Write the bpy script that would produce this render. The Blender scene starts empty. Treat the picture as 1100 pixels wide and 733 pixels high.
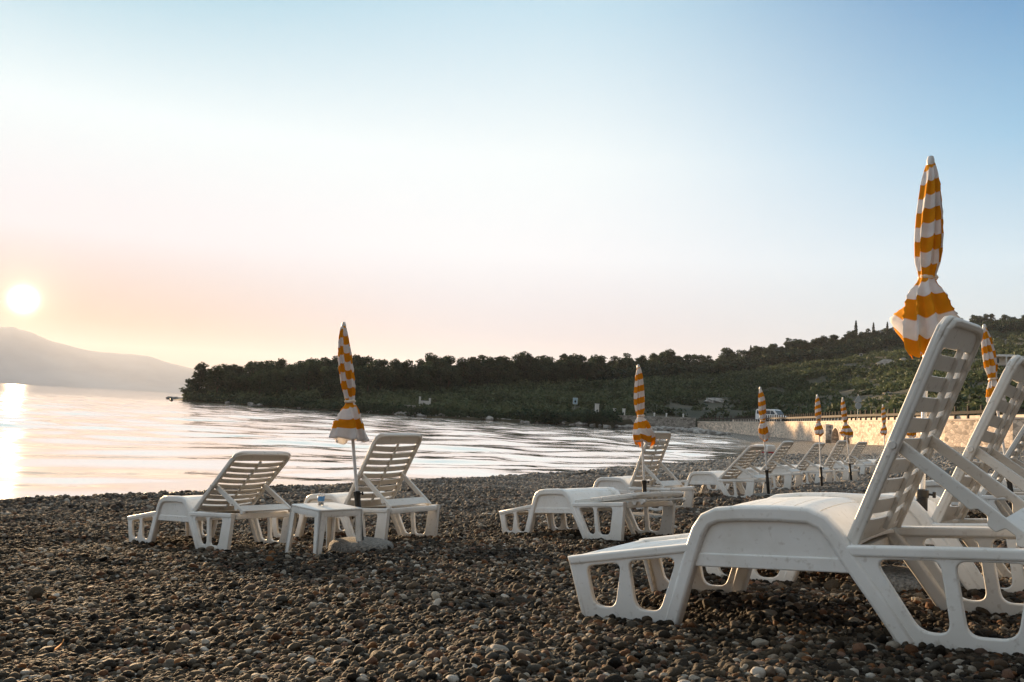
import bpy, bmesh, math, random
import numpy as np
from mathutils import Vector, Matrix, Euler

random.seed(7)
RNG = np.random.default_rng(7)
scene = bpy.context.scene
COL = scene.collection
PI = math.pi
CAM_Z = 2.0                      # eye height above the sea (sea level is z = 0)

# ------------------------------------------------------------------ camera model
F, PITCH, ROLL = 964.8, 0.078, 0.056
FW = Vector((0, math.cos(PITCH), math.sin(PITCH)))
UP = Vector((0, -math.sin(PITCH), math.cos(PITCH)))
RT = Vector((1, 0, 0))
def ray(px, py):
    c, s = math.cos(ROLL), math.sin(ROLL)
    dx, dy = px - 550, py - 366.5
    xx, yy = c * dx + s * dy, -s * dx + c * dy
    return FW + RT * (xx / F) - UP * (yy / F)
def at(px, py, d):
    """world point seen at a photo pixel, d metres in front of the camera"""
    v = ray(px, py) * d
    return Vector((v.x, v.y, v.z + CAM_Z))
def azi(px, py=445):
    v = ray(px, py); return math.atan2(v.x, v.y)

# ------------------------------------------------------------------ small helpers
def link(o, parent=None):
    COL.objects.link(o)
    if parent is not None: o.parent = parent
    return o
def tag(o, label=None, cat=None, group=None, kind=None):
    if label: o['label'] = label
    if cat: o['category'] = cat
    if group: o['group'] = group
    if kind: o['kind'] = kind
    return o
def thing(name, label, cat, loc=(0, 0, 0), rotz=0, group=None):
    o = bpy.data.objects.new(name, None); o.empty_display_size = .2
    o.location = loc; o.rotation_euler = (0, 0, rotz)
    link(o); return tag(o, label, cat, group)
def copy_tree(o, parent=None):
    c = o.copy(); link(c, parent)
    for ch in list(o.children): copy_tree(ch, c)
    return c
def mesh_np(name, v, f, mat=None, smooth=False, parent=None, mats=None, midx=None):
    me = bpy.data.meshes.new(name)
    v = np.asarray(v, dtype=np.float32); f = np.asarray(f, dtype=np.int32)
    k = f.shape[1]
    me.vertices.add(len(v)); me.vertices.foreach_set('co', v.ravel())
    me.loops.add(f.size); me.loops.foreach_set('vertex_index', f.ravel())
    me.polygons.add(len(f))
    me.polygons.foreach_set('loop_start', np.arange(0, f.size, k, dtype=np.int32))
    me.polygons.foreach_set('loop_total', np.full(len(f), k, dtype=np.int32))
    me.polygons.foreach_set('use_smooth', np.full(len(f), smooth, dtype=bool))
    for m in (mats or ([mat] if mat else [])): me.materials.append(m)
    if midx is not None: me.polygons.foreach_set('material_index', np.asarray(midx, dtype=np.int32))
    me.update(calc_edges=True); me.validate()
    return link(bpy.data.objects.new(name, me), parent)
def bm_obj(name, bm, mat, parent=None, smooth=False, angle=None):
    me = bpy.data.meshes.new(name)
    bmesh.ops.recalc_face_normals(bm, faces=bm.faces)
    bm.to_mesh(me); bm.free()
    if mat: me.materials.append(mat)
    if smooth:
        me.polygons.foreach_set('use_smooth', [True] * len(me.polygons))
        if angle: me.set_sharp_from_angle(angle=angle)
    me.update()
    return link(bpy.data.objects.new(name, me), parent)
def add_box(bm, c, size, rot=None, bevel=0.0, seg=2):
    m = Matrix.Translation(c) @ (rot.to_4x4() if rot else Matrix()) @ Matrix.Diagonal((*size, 1))
    r = bmesh.ops.create_cube(bm, size=1.0, matrix=m)
    if bevel:
        es = list({e for v in r['verts'] for e in v.link_edges})
        bmesh.ops.bevel(bm, geom=es, offset=bevel, segments=seg, affect='EDGES', profile=.6)
def add_tube(bm, p0, p1, r0, r1=None, seg=16, caps=True):
    p0, p1 = Vector(p0), Vector(p1); r1 = r0 if r1 is None else r1
    d = p1 - p0
    q = Vector((0, 0, 1)).rotation_difference(d.normalized())
    m = Matrix.Translation((p0 + p1) / 2) @ q.to_matrix().to_4x4()
    bmesh.ops.create_cone(bm, cap_ends=caps, segments=seg, radius1=r0, radius2=r1, depth=d.length, matrix=m)
def add_lathe(bm, prof, seg=32, center=(0, 0, 0), wob=None):
    rings = []
    cx, cy, cz = center
    for i, (r, z) in enumerate(prof):
        ring = []
        for k in range(seg):
            a = 2 * PI * k / seg
            rr = r * (1 + (wob(a, i) if wob else 0))
            ring.append(bm.verts.new((cx + rr * math.cos(a), cy + rr * math.sin(a), cz + z)))
        rings.append(ring)
    for a, b in zip(rings[:-1], rings[1:]):
        for k in range(seg):
            bm.faces.new((a[k], a[(k + 1) % seg], b[(k + 1) % seg], b[k]))
    for ring, flip in ((rings[0], True), (rings[-1], False)):
        try: bm.faces.new(ring[::-1] if flip else ring)
        except ValueError: pass
def rounded(pts, r, n=6):
    """closed 2D outline with rounded corners; r one radius or one per corner"""
    out = []; N = len(pts)
    for i in range(N):
        p = Vector(pts[i]); a = Vector(pts[i - 1]); b = Vector(pts[(i + 1) % N])
        rr = r[i] if isinstance(r, (list, tuple)) else r
        u, w = (a - p).normalized(), (b - p).normalized()
        ang = u.angle(w)
        if rr <= 0 or ang > 3.05: out.append(tuple(p)); continue
        t = min(rr / math.tan(ang / 2), .48 * min((a - p).length, (b - p).length))
        s, e = p + u * t, p + w * t
        for k in range(n + 1):
            q = k / n
            out.append(tuple(s * (1 - q) ** 2 + p * 2 * q * (1 - q) + e * q * q))
    return out
def band(path, w):
    """outline of a strip of width w round an open 2D path"""
    L, R = [], []
    P = [Vector(p) for p in path]
    for i, p in enumerate(P):
        d = (P[min(i + 1, len(P) - 1)] - P[max(i - 1, 0)]).normalized()
        nn = Vector((-d.y, d.x)) * w / 2
        L.append(tuple(p + nn)); R.append(tuple(p - nn))
    return L + R[::-1]
_tmp = []
def add_plate(bm, outline, holes, thick, v0, bevel=.004, axis='v', mat4=None):
    """filled 2D outline (u, z) with holes, of thickness thick starting at v0"""
    cu = bpy.data.curves.new('tmp', 'CURVE'); cu.dimensions = '2D'; cu.fill_mode = 'BOTH'
    cu.extrude = max(thick / 2 - bevel, .0005); cu.bevel_depth = bevel; cu.bevel_resolution = 2
    cu.offset = -bevel
    for pts in [outline] + list(holes):
        sp = cu.splines.new('POLY'); sp.points.add(len(pts) - 1)
        for q, (x, y) in zip(sp.points, pts): q.co = (x, y, 0, 1)
        sp.use_cyclic_u = True
    ob = bpy.data.objects.new('tmp', cu); COL.objects.link(ob)
    dg = bpy.context.evaluated_depsgraph_get(); dg.update()
    me = bpy.data.meshes.new_from_object(ob.evaluated_get(dg))
    n0 = len(bm.verts); bm.from_mesh(me); bm.verts.ensure_lookup_table()
    for v in bm.verts[n0:]:
        x, y, z = v.co
        v.co = (x, v0 + thick / 2 + z, y)
        if mat4: v.co = mat4 @ v.co
    bpy.data.objects.remove(ob); bpy.data.curves.remove(cu); bpy.data.meshes.remove(me)

# value noise for terrain
_G = np.random.default_rng(3).random((256, 256))
def vnoise(x, y):
    xi, yi = np.floor(x).astype(int), np.floor(y).astype(int)
    fx, fy = x - xi, y - yi
    fx = fx * fx * (3 - 2 * fx); fy = fy * fy * (3 - 2 * fy)
    g = lambda i, j: _G[i & 255, j & 255]
    return (g(xi, yi) * (1 - fx) + g(xi + 1, yi) * fx) * (1 - fy) + (g(xi, yi + 1) * (1 - fx) + g(xi + 1, yi + 1) * fx) * fy
def fbm(x, y, o=4):
    t, a = 0, 1.0; tot = 0
    for i in range(o):
        t = t + a * vnoise(x * 2 ** i + 17.3 * i, y * 2 ** i + 9.1 * i); tot += a; a *= .5
    return t / tot

# ------------------------------------------------------------------ materials
def new_mat(name):
    m = bpy.data.materials.new(name); m.use_nodes = True
    nt = m.node_tree; nt.nodes.clear()
    out = nt.nodes.new('ShaderNodeOutputMaterial'); b = nt.nodes.new('ShaderNodeBsdfPrincipled')
    nt.links.new(b.outputs[0], out.inputs[0])
    return m, nt, b, out
def N(nt, t, **kw):
    n = nt.nodes.new(t)
    for k, v in kw.items():
        if k.startswith('_'): setattr(n, k[1:], v)
        else: n.inputs[k.replace('__', ' ')].default_value = v
    return n
def ramp(nt, fac, stops, interp='LINEAR'):
    r = nt.nodes.new('ShaderNodeValToRGB'); r.color_ramp.interpolation = interp
    el = r.color_ramp.elements
    while len(el) < len(stops): el.new(.5)
    for e, (p, c) in zip(el, stops): e.position = p; e.color = (*c, 1)
    nt.links.new(fac, r.inputs[0]); return r.outputs[0]
def noisy(name, c0, c1, scale, rough=.6, bump=0., bscale=None, spec=.3, coord='Object', detail=5, stretch=None, bdist=.02):
    m, nt, b, out = new_mat(name)
    tc = N(nt, 'ShaderNodeTexCoord'); vec = tc.outputs[coord]
    if stretch:
        mp = N(nt, 'ShaderNodeMapping'); mp.inputs['Scale'].default_value = stretch
        nt.links.new(vec, mp.inputs[0]); vec = mp.outputs[0]
    no = N(nt, 'ShaderNodeTexNoise', Scale=scale, Detail=detail); nt.links.new(vec, no.inputs['Vector'])
    nt.links.new(ramp(nt, no.outputs[0], [(.3, c0), (.7, c1)]), b.inputs['Base Color'])
    b.inputs['Roughness'].default_value = rough; b.inputs['Specular IOR Level'].default_value = spec
    if bump:
        n2 = N(nt, 'ShaderNodeTexNoise', Scale=bscale or scale * 3, Detail=4); nt.links.new(vec, n2.inputs['Vector'])
        bp = N(nt, 'ShaderNodeBump', Strength=bump, Distance=bdist)
        nt.links.new(n2.outputs[0], bp.inputs['Height']); nt.links.new(bp.outputs[0], b.inputs['Normal'])
    return m
M = {}
def plastic():
    m, nt, b, out = new_mat('white_plastic')
    tc = N(nt, 'ShaderNodeTexCoord')
    n1 = N(nt, 'ShaderNodeTexNoise', Scale=3.5, Detail=6, Roughness=.65); nt.links.new(tc.outputs['Object'], n1.inputs['Vector'])
    col = ramp(nt, n1.outputs[0], [(.3, (.70, .68, .63)), (.52, (.80, .79, .76)), (.7, (.82, .82, .80))])
    n2 = N(nt, 'ShaderNodeTexNoise', Scale=38, Detail=4); nt.links.new(tc.outputs['Object'], n2.inputs['Vector'])
    sp = ramp(nt, n2.outputs[0], [(.60, (0, 0, 0)), (.74, (1, 1, 1))])
    sep = N(nt, 'ShaderNodeSeparateXYZ'); nt.links.new(tc.outputs['Object'], sep.inputs[0])
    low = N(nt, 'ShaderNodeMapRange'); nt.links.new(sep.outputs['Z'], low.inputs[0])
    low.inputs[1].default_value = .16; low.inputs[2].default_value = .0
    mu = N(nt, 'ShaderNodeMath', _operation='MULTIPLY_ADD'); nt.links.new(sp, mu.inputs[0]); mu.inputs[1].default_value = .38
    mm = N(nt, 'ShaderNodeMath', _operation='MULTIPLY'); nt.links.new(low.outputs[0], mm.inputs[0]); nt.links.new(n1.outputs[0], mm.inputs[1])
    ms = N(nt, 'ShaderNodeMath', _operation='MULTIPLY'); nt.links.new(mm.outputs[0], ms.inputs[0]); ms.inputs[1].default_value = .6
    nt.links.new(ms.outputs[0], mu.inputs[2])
    mx = N(nt, 'ShaderNodeMix', _data_type='RGBA'); nt.links.new(mu.outputs[0], mx.inputs[0])
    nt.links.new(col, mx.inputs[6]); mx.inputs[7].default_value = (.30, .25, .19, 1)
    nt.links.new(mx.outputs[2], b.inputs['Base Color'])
    r = N(nt, 'ShaderNodeMapRange'); nt.links.new(n1.outputs[0], r.inputs[0]); r.inputs[3].default_value = .35; r.inputs[4].default_value = .55
    nt.links.new(r.outputs[0], b.inputs['Roughness'])
    bp = N(nt, 'ShaderNodeBump', Strength=.05, Distance=.002); nt.links.new(n2.outputs[0], bp.inputs['Height']); nt.links.new(bp.outputs[0], b.inputs['Normal'])
    return m
M['plastic'] = plastic()
M['pole'] = noisy('painted_metal_pole', (.62, .62, .62), (.75, .75, .75), 6, rough=.35, spec=.5)
M['black'] = noisy('black_plastic', (.012, .012, .012), (.03, .028, .026), 12, rough=.4)
M['concrete'] = noisy('pebbled_concrete', (.10, .095, .085), (.34, .32, .29), 60, rough=.9, bump=1.0, bscale=70, bdist=.03)

def cloth_mat():
    m, nt, b, out = new_mat('striped_cloth')
    at_ = N(nt, 'ShaderNodeAttribute'); at_.attribute_name = 'stripe'
    fr = N(nt, 'ShaderNodeMath', _operation='FRACT'); nt.links.new(at_.outputs['Fac'], fr.inputs[0])
    col = ramp(nt, fr.outputs[0], [(0, (.82, .36, .016)), (.485, (.84, .38, .018)), (.515, (.88, .87, .87)), (.985, (.88, .87, .87)), (1, (.82, .36, .016))])
    tc = N(nt, 'ShaderNodeTexCoord')
    no = N(nt, 'ShaderNodeTexNoise', Scale=14, Detail=5); nt.links.new(tc.outputs['Object'], no.inputs['Vector'])
    mx = N(nt, 'ShaderNodeMix', _data_type='RGBA', _blend_type='MULTIPLY'); mx.inputs[0].default_value = .5
    nt.links.new(col, mx.inputs[6]); nt.links.new(ramp(nt, no.outputs[0], [(.3, (.72, .70, .68)), (.65, (1, 1, 1))]), mx.inputs[7])
    nt.links.new(mx.outputs[2], b.inputs['Base Color'])
    b.inputs['Roughness'].default_value = .85; b.inputs['Specular IOR Level'].default_value = .15
    n2 = N(nt, 'ShaderNodeTexNoise', Scale=30, Detail=4); nt.links.new(tc.outputs['Object'], n2.inputs['Vector'])
    bp = N(nt, 'ShaderNodeBump', Strength=.35, Distance=.01); nt.links.new(n2.outputs[0], bp.inputs['Height']); nt.links.new(bp.outputs[0], b.inputs['Normal'])
    tr = N(nt, 'ShaderNodeBsdfTranslucent'); nt.links.new(mx.outputs[2], tr.inputs[0])
    mix = N(nt, 'ShaderNodeMixShader'); mix.inputs[0].default_value = .42
    nt.links.new(b.outputs[0], mix.inputs[1]); nt.links.new(tr.outputs[0], mix.inputs[2]); nt.links.new(mix.outputs[0], out.inputs[0])
    return m
M['cloth'] = cloth_mat()
M['strap'] = noisy('white_cloth_strap', (.6, .45, .3), (.8, .75, .7), 20, rough=.9)

def pebble_mat():
    m, nt, b, out = new_mat('pebble_stone')
    oi = N(nt, 'ShaderNodeObjectInfo')
    col = ramp(nt, oi.outputs['Random'], [(0, (.007, .005, .003)), (.12, (.018, .013, .008)), (.35, (.043, .032, .020)), (.55, (.078, .060, .040)), (.66, (.062, .060, .052)),
                                          (.74, (.125, .098, .068)), (.79, (.075, .032, .014)), (.83, (.17, .075, .026)), (.87, (.16, .10, .075)), (.91, (.20, .17, .13)), (.97, (.34, .31, .26)), (1, (.44, .42, .38))])
    tc = N(nt, 'ShaderNodeTexCoord')
    no = N(nt, 'ShaderNodeTexNoise', Scale=2.2, Detail=6, Roughness=.7); nt.links.new(tc.outputs['Object'], no.inputs['Vector'])
    mx = N(nt, 'ShaderNodeMix', _data_type='RGBA', _blend_type='MULTIPLY'); mx.inputs[0].default_value = .7
    nt.links.new(col, mx.inputs[6]); nt.links.new(ramp(nt, no.outputs[0], [(.3, (.55, .52, .5)), (.7, (1.15, 1.1, 1.05))]), mx.inputs[7])
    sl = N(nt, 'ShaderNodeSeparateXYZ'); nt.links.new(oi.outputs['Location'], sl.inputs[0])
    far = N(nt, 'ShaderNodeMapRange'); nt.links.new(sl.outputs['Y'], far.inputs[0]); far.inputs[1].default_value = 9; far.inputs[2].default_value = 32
    pale = N(nt, 'ShaderNodeMix', _data_type='RGBA'); nt.links.new(far.outputs[0], pale.inputs[0]); nt.links.new(mx.outputs[2], pale.inputs[6]); pale.inputs[7].default_value = (.26, .245, .225, 1)  # paler gravel far off, with grazing sun and sky sheen put into the colour
    wet = N(nt, 'ShaderNodeMapRange'); nt.links.new(sl.outputs['Z'], wet.inputs[0]); wet.inputs[1].default_value = .16; wet.inputs[2].default_value = .09; wet.inputs[3].default_value = 1; wet.inputs[4].default_value = .45
    pn = N(nt, 'ShaderNodeTexNoise', Scale=.8, Detail=4, Roughness=.6); nt.links.new(oi.outputs['Location'], pn.inputs['Vector'])
    pr = N(nt, 'ShaderNodeMapRange'); nt.links.new(pn.outputs[0], pr.inputs[0]); pr.inputs[1].default_value = .35; pr.inputs[2].default_value = .65; pr.inputs[3].default_value = .55; pr.inputs[4].default_value = 1.4
    wm = N(nt, 'ShaderNodeMath', _operation='MULTIPLY'); nt.links.new(wet.outputs[0], wm.inputs[0]); nt.links.new(pr.outputs[0], wm.inputs[1])
    vs = N(nt, 'ShaderNodeVectorMath', _operation='SCALE'); nt.links.new(pale.outputs[2], vs.inputs[0]); nt.links.new(wm.outputs[0], vs.inputs['Scale'])
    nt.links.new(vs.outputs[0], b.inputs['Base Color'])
    rr = N(nt, 'ShaderNodeMapRange'); nt.links.new(sl.outputs['Z'], rr.inputs[0]); rr.inputs[1].default_value = .09; rr.inputs[2].default_value = .16; rr.inputs[3].default_value = .15; rr.inputs[4].default_value = .75
    nt.links.new(rr.outputs[0], b.inputs['Roughness']); b.inputs['Specular IOR Level'].default_value = .15
    n2 = N(nt, 'ShaderNodeTexNoise', Scale=7, Detail=5); nt.links.new(tc.outputs['Object'], n2.inputs['Vector'])
    bp = N(nt, 'ShaderNodeBump', Strength=.35, Distance=.25); nt.links.new(n2.outputs[0], bp.inputs['Height']); nt.links.new(bp.outputs[0], b.inputs['Normal'])
    return m
M['pebble'] = pebble_mat()
def ground_mat():
    m, nt, b, out = new_mat('pebble_ground')
    tc = N(nt, 'ShaderNodeTexCoord'); vec = tc.outputs['Object']
    v1 = N(nt, 'ShaderNodeTexVoronoi', Scale=24); nt.links.new(vec, v1.inputs['Vector'])
    sepc = N(nt, 'ShaderNodeSeparateColor'); nt.links.new(v1.outputs['Color'], sepc.inputs[0])
    col = ramp(nt, sepc.outputs[0], [(0, (.013, .010, .007)), (.3, (.03, .023, .016)), (.6, (.055, .043, .030)), (.85, (.095, .077, .056)), (1, (.18, .16, .13))])
    n1 = N(nt, 'ShaderNodeTexNoise', Scale=.7, Detail=8, Roughness=.7); nt.links.new(vec, n1.inputs['Vector'])
    mx = N(nt, 'ShaderNodeMix', _data_type='RGBA', _blend_type='MULTIPLY'); mx.inputs[0].default_value = 1
    nt.links.new(col, mx.inputs[6]); nt.links.new(ramp(nt, n1.outputs[0], [(.3, (.6, .57, .55)), (.7, (1.1, 1.08, 1.05))]), mx.inputs[7])
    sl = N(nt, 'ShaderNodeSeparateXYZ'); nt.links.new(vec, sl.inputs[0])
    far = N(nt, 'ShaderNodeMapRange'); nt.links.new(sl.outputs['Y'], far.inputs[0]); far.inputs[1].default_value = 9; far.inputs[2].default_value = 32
    lt = N(nt, 'ShaderNodeMix', _data_type='RGBA', _blend_type='MULTIPLY'); lt.inputs[0].default_value = 1; nt.links.new(mx.outputs[2], lt.inputs[6]); lt.inputs[7].default_value = (4.6, 5.2, 6.2, 1); lt.clamp_result = False  # far ground: lighter gravel tone plus low sun and sky reflection painted in
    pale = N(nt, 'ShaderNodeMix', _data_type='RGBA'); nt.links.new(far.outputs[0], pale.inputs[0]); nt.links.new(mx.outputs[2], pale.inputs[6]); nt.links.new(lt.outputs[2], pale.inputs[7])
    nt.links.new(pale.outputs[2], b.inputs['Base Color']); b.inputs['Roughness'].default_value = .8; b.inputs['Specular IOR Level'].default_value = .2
    v2 = N(nt, 'ShaderNodeTexVoronoi', Scale=9); nt.links.new(vec, v2.inputs['Vector'])
    ad = N(nt, 'ShaderNodeMath', _operation='MULTIPLY_ADD'); nt.links.new(v2.outputs[0], ad.inputs[0]); ad.inputs[1].default_value = 1.6; nt.links.new(v1.outputs[0], ad.inputs[2])
    bp = N(nt, 'ShaderNodeBump', Strength=1.0, Distance=.04); bp.invert = True
    nt.links.new(ad.outputs[0], bp.inputs['Height']); nt.links.new(bp.outputs[0], b.inputs['Normal'])
    return m
M['ground'] = ground_mat()
def water_mat():
    m, nt, b, out = new_mat('sea_water')
    tc = N(nt, 'ShaderNodeTexCoord')
    def layer(scale, stretch, rot, detail):
        mp = N(nt, 'ShaderNodeMapping'); mp.inputs['Rotation'].default_value = (0, 0, rot); mp.inputs['Scale'].default_value = stretch
        nt.links.new(tc.outputs['Object'], mp.inputs[0])
        no = N(nt, 'ShaderNodeTexNoise', Scale=scale, Detail=detail, Roughness=.55, Distortion=.35); nt.links.new(mp.outputs[0], no.inputs['Vector'])
        return no.outputs[0]
    a = layer(.42, (.30, 1, 1), -.45, 2)       # slow swell, crests along the shore
    c = layer(2.0, (.30, 1, 1), -.25, 3)       # ripples
    d = layer(.035, (.5, 1, 1), .1, 3)         # calm and ruffled patches
    p = ramp(nt, d, [(.40, (.25, .25, .25)), (.62, (1, 1, 1))])
    m1 = N(nt, 'ShaderNodeMath', _operation='MULTIPLY'); nt.links.new(c, m1.inputs[0]); nt.links.new(p, m1.inputs[1])
    m2 = N(nt, 'ShaderNodeMath', _operation='MULTIPLY_ADD'); nt.links.new(m1.outputs[0], m2.inputs[0]); m2.inputs[1].default_value = .028
    m3 = N(nt, 'ShaderNodeMath', _operation='MULTIPLY'); nt.links.new(a, m3.inputs[0]); m3.inputs[1].default_value = .05
    nt.links.new(m3.outputs[0], m2.inputs[2])
    ln = N(nt, 'ShaderNodeVectorMath', _operation='LENGTH'); nt.links.new(tc.outputs['Object'], ln.inputs[0])
    mr = N(nt, 'ShaderNodeMapRange'); nt.links.new(ln.outputs['Value'], mr.inputs[0]); mr.inputs[1].default_value = 22; mr.inputs[2].default_value = 120; mr.inputs[3].default_value = .35; mr.inputs[4].default_value = 1.9
    m5 = N(nt, 'ShaderNodeMath', _operation='MULTIPLY'); nt.links.new(m2.outputs[0], m5.inputs[0]); nt.links.new(mr.outputs[0], m5.inputs[1])
    bp = N(nt, 'ShaderNodeBump', Strength=1.0, Distance=1.0); nt.links.new(m5.outputs[0], bp.inputs['Height'])
    nt.links.new(bp.outputs[0], b.inputs['Normal'])
    b.inputs['Base Color'].default_value = (1, .945, .85, 1); b.inputs['Roughness'].default_value = .025
    b.inputs['Metallic'].default_value = .9; b.inputs['IOR'].default_value = 1.6
    return m
M['water'] = water_mat()
def leaf_mat(name, c0, c1, c2, scale):
    m, nt, b, out = new_mat(name)
    g = N(nt, 'ShaderNodeNewGeometry'); oi = N(nt, 'ShaderNodeObjectInfo')
    no = N(nt, 'ShaderNodeTexNoise', Scale=scale, Detail=3); nt.links.new(g.outputs['Position'], no.inputs['Vector'])
    ad = N(nt, 'ShaderNodeMath', _operation='MULTIPLY_ADD'); nt.links.new(g.outputs['Random Per Island'], ad.inputs[0]); ad.inputs[1].default_value = .35
    a2 = N(nt, 'ShaderNodeMath', _operation='MULTIPLY_ADD'); nt.links.new(oi.outputs['Random'], a2.inputs[0]); a2.inputs[1].default_value = .3; nt.links.new(no.outputs[0], a2.inputs[2])
    nt.links.new(a2.outputs[0], ad.inputs[2])
    col = ramp(nt, ad.outputs[0], [(.45, c0), (.8, c1), (1.0, c2)])
    nt.links.new(col, b.inputs['Base Color']); b.inputs['Roughness'].default_value = .7; b.inputs['Specular IOR Level'].default_value = .15
    tr = N(nt, 'ShaderNodeBsdfTranslucent'); nt.links.new(col, tr.inputs[0])
    mix = N(nt, 'ShaderNodeMixShader'); mix.inputs[0].default_value = .25
    nt.links.new(b.outputs[0], mix.inputs[1]); nt.links.new(tr.outputs[0], mix.inputs[2]); nt.links.new(mix.outputs[0], out.inputs[0])
    return m
M['pine'] = leaf_mat('pine_needles', (.012, .025, .014), (.026, .050, .027), (.05, .078, .042), .12)
M['cypress'] = leaf_mat('cypress_needles', (.010, .018, .012), (.018, .03, .018), (.03, .045, .025), .3)
M['scrub'] = leaf_mat('scrub_leaves', (.018, .030, .016), (.050, .072, .036), (.10, .125, .062), .035)
M['bark'] = noisy('pine_bark', (.05, .035, .025), (.12, .085, .06), 3, rough=.9, bump=.5)
M['hill'] = noisy('hill_soil', (.025, .03, .016), (.085, .075, .05), .04, rough=.95, detail=10, bump=.6, bscale=.6, bdist=.5)
M['rock'] = noisy('pale_rock', (.16, .15, .14), (.46, .44, .41), 1.3, rough=.9, bump=.8, bscale=3, bdist=.1)
M['asphalt'] = noisy('asphalt', (.04, .04, .04), (.06, .06, .058), 4, rough=.9)
M['mountain'] = noisy('mountain_rock', (.34, .33, .32), (.50, .49, .47), .002, rough=.95, detail=10)
def stone_wall_mat(name, tint):
    m, nt, b, out = new_mat(name)
    tc = N(nt, 'ShaderNodeTexCoord'); mp = N(nt, 'ShaderNodeMapping'); mp.inputs['Scale'].default_value = (1, 1, 1.6)
    nt.links.new(tc.outputs['Object'], mp.inputs[0])
    v = N(nt, 'ShaderNodeTexVoronoi', Scale=2.6); nt.links.new(mp.outputs[0], v.inputs['Vector'])
    e = N(nt, 'ShaderNodeTexVoronoi', Scale=2.6, _feature='DISTANCE_TO_EDGE'); nt.links.new(mp.outputs[0], e.inputs['Vector'])
    sc = N(nt, 'ShaderNodeSeparateColor'); nt.links.new(v.outputs['Color'], sc.inputs[0])
    t = Vector(tint)
    col = ramp(nt, sc.outputs[0], [(0, tuple(t * .45)), (.35, tuple(t * .8)), (.7, tuple(t)), (1, tuple(t * 1.2))])
    mx = N(nt, 'ShaderNodeMix', _data_type='RGBA'); nt.links.new(ramp(nt, e.outputs[0], [(.015, (0, 0, 0)), (.06, (1, 1, 1))]), mx.inputs[0])
    mx.inputs[6].default_value = (*(t * .55), 1); nt.links.new(col, mx.inputs[7]); nt.links.new(mx.outputs[2], b.inputs['Base Color'])
    b.inputs['Roughness'].default_value = .9; b.inputs['Specular IOR Level'].default_value = .2
    bp = N(nt, 'ShaderNodeBump', Strength=.6, Distance=.05); nt.links.new(e.outputs[0], bp.inputs['Height']); nt.links.new(bp.outputs[0], b.inputs['Normal'])
    return m
M['stone'] = stone_wall_mat('wall_stone', (.74, .60, .48))
M['grey_stone'] = stone_wall_mat('quay_stone', (.42, .40, .37))
M['coping'] = noisy('coping_stone', (.52, .43, .35), (.66, .56, .47), 2, rough=.9)
M['timber'] = noisy('dark_timber', (.025, .02, .016), (.06, .045, .035), 5, rough=.8)
M['white_paint'] = noisy('white_paint', (.70, .69, .66), (.82, .81, .79), 2, rough=.6)
M['car_paint'] = noisy('white_car_paint', (.78, .78, .78), (.82, .82, .82), 2, rough=.25, spec=.5)
M['sign_back'] = noisy('grey_sign_metal', (.34, .40, .44), (.46, .52, .56), 4, rough=.45)
M['sign_blue'] = noisy('sign_blue_paint', (.42, .60, .72), (.50, .68, .78), 3, rough=.45)
M['sign_dark'] = noisy('sign_dark_paint', (.01, .03, .06), (.015, .04, .08), 3, rough=.5)
M['tile'] = noisy('roof_tile', (.42, .40, .38), (.62, .60, .58), 2, rough=.8)
M['red'] = noisy('red_plastic', (.35, .02, .03), (.5, .04, .05), 6, rough=.4)
M['blue_print'] = noisy('blue_print', (.10, .26, .50), (.14, .34, .60), 30, rough=.4)
def glass_mat(name, col, rough, trans):
    m, nt, b, out = new_mat(name)
    b.inputs['Base Color'].default_value = (*col, 1); b.inputs['Roughness'].default_value = rough
    b.inputs['Transmission Weight'].default_value = trans; b.inputs['IOR'].default_value = 1.45
    return m
M['glass'] = glass_mat('car_glass', (.02, .04, .06), .08, 0)
M['cup'] = glass_mat('clear_plastic', (.92, .93, .93), .1, .8)

# ------------------------------------------------------------------ terrain
COAST = np.array([(-260, -270), (-30, -9.3), (-8.41, 15.25), (-6.3, 18.06), (-4.49, 20.77), (-1.09, 25.48), (1.79, 29.99), (6.13, 37.86), (10.95, 46.85),
                  (16.92, 63.3), (22.5, 82), (29.5, 110), (35.5, 150), (33.8, 166), (27, 168.3), (9.9, 174.2), (-13.2, 170), (-25, 179), (-38.6, 191), (-60, 214), (-91.5, 256),
                  (-98, 264), (-92, 285), (-60, 330), (0, 420), (300, 900), (2500, 3000), (2500, -2500), (-300, -2500)], float)
def signed(P, poly):
    d2 = np.full(len(P), 1e18); inside = np.zeros(len(P), bool)
    n = len(poly)
    for i in range(n):
        a, b = poly[i], poly[(i + 1) % n]; ab = b - a
        t = np.clip(((P - a) @ ab) / (ab @ ab), 0, 1)
        q = P - (a + t[:, None] * ab); d2 = np.minimum(d2, (q * q).sum(1))
        c = ((a[1] > P[:, 1]) != (b[1] > P[:, 1])) & (P[:, 0] < (b[0] - a[0]) * (P[:, 1] - a[1]) / (b[1] - a[1] + 1e-12) + a[0])
        inside ^= c
    return np.where(inside, 1, -1) * np.sqrt(d2)
def beach_z(x, y, relief=True):
    x = np.atleast_1d(np.asarray(x, float)); y = np.atleast_1d(np.asarray(y, float))
    s = signed(np.stack([x, y], 1), COAST)
    z = np.interp(s, [-60, -3, 0, .8, 7.5, 18, 30, 60], [-3, -.25, -.01, .10, .49, 1.50, 1.75, 1.8])
    if relief:
        z = z + ((fbm(x * .7, y * .7, 3) - .5) * .10 + (fbm(x * 2.6 + 5, y * 2.6, 3) - .5) * .07) * np.clip(s / 1.5, 0, 1)
        z = z + .05 * np.exp(-((s - 1.2) / .6) ** 2) * fbm(x * 1.3, y * 1.3, 2)
        z = z + .062 * np.exp(-((x - 2.0) ** 2 + (y - 3.1) ** 2) / 4.0)
    return z
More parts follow.
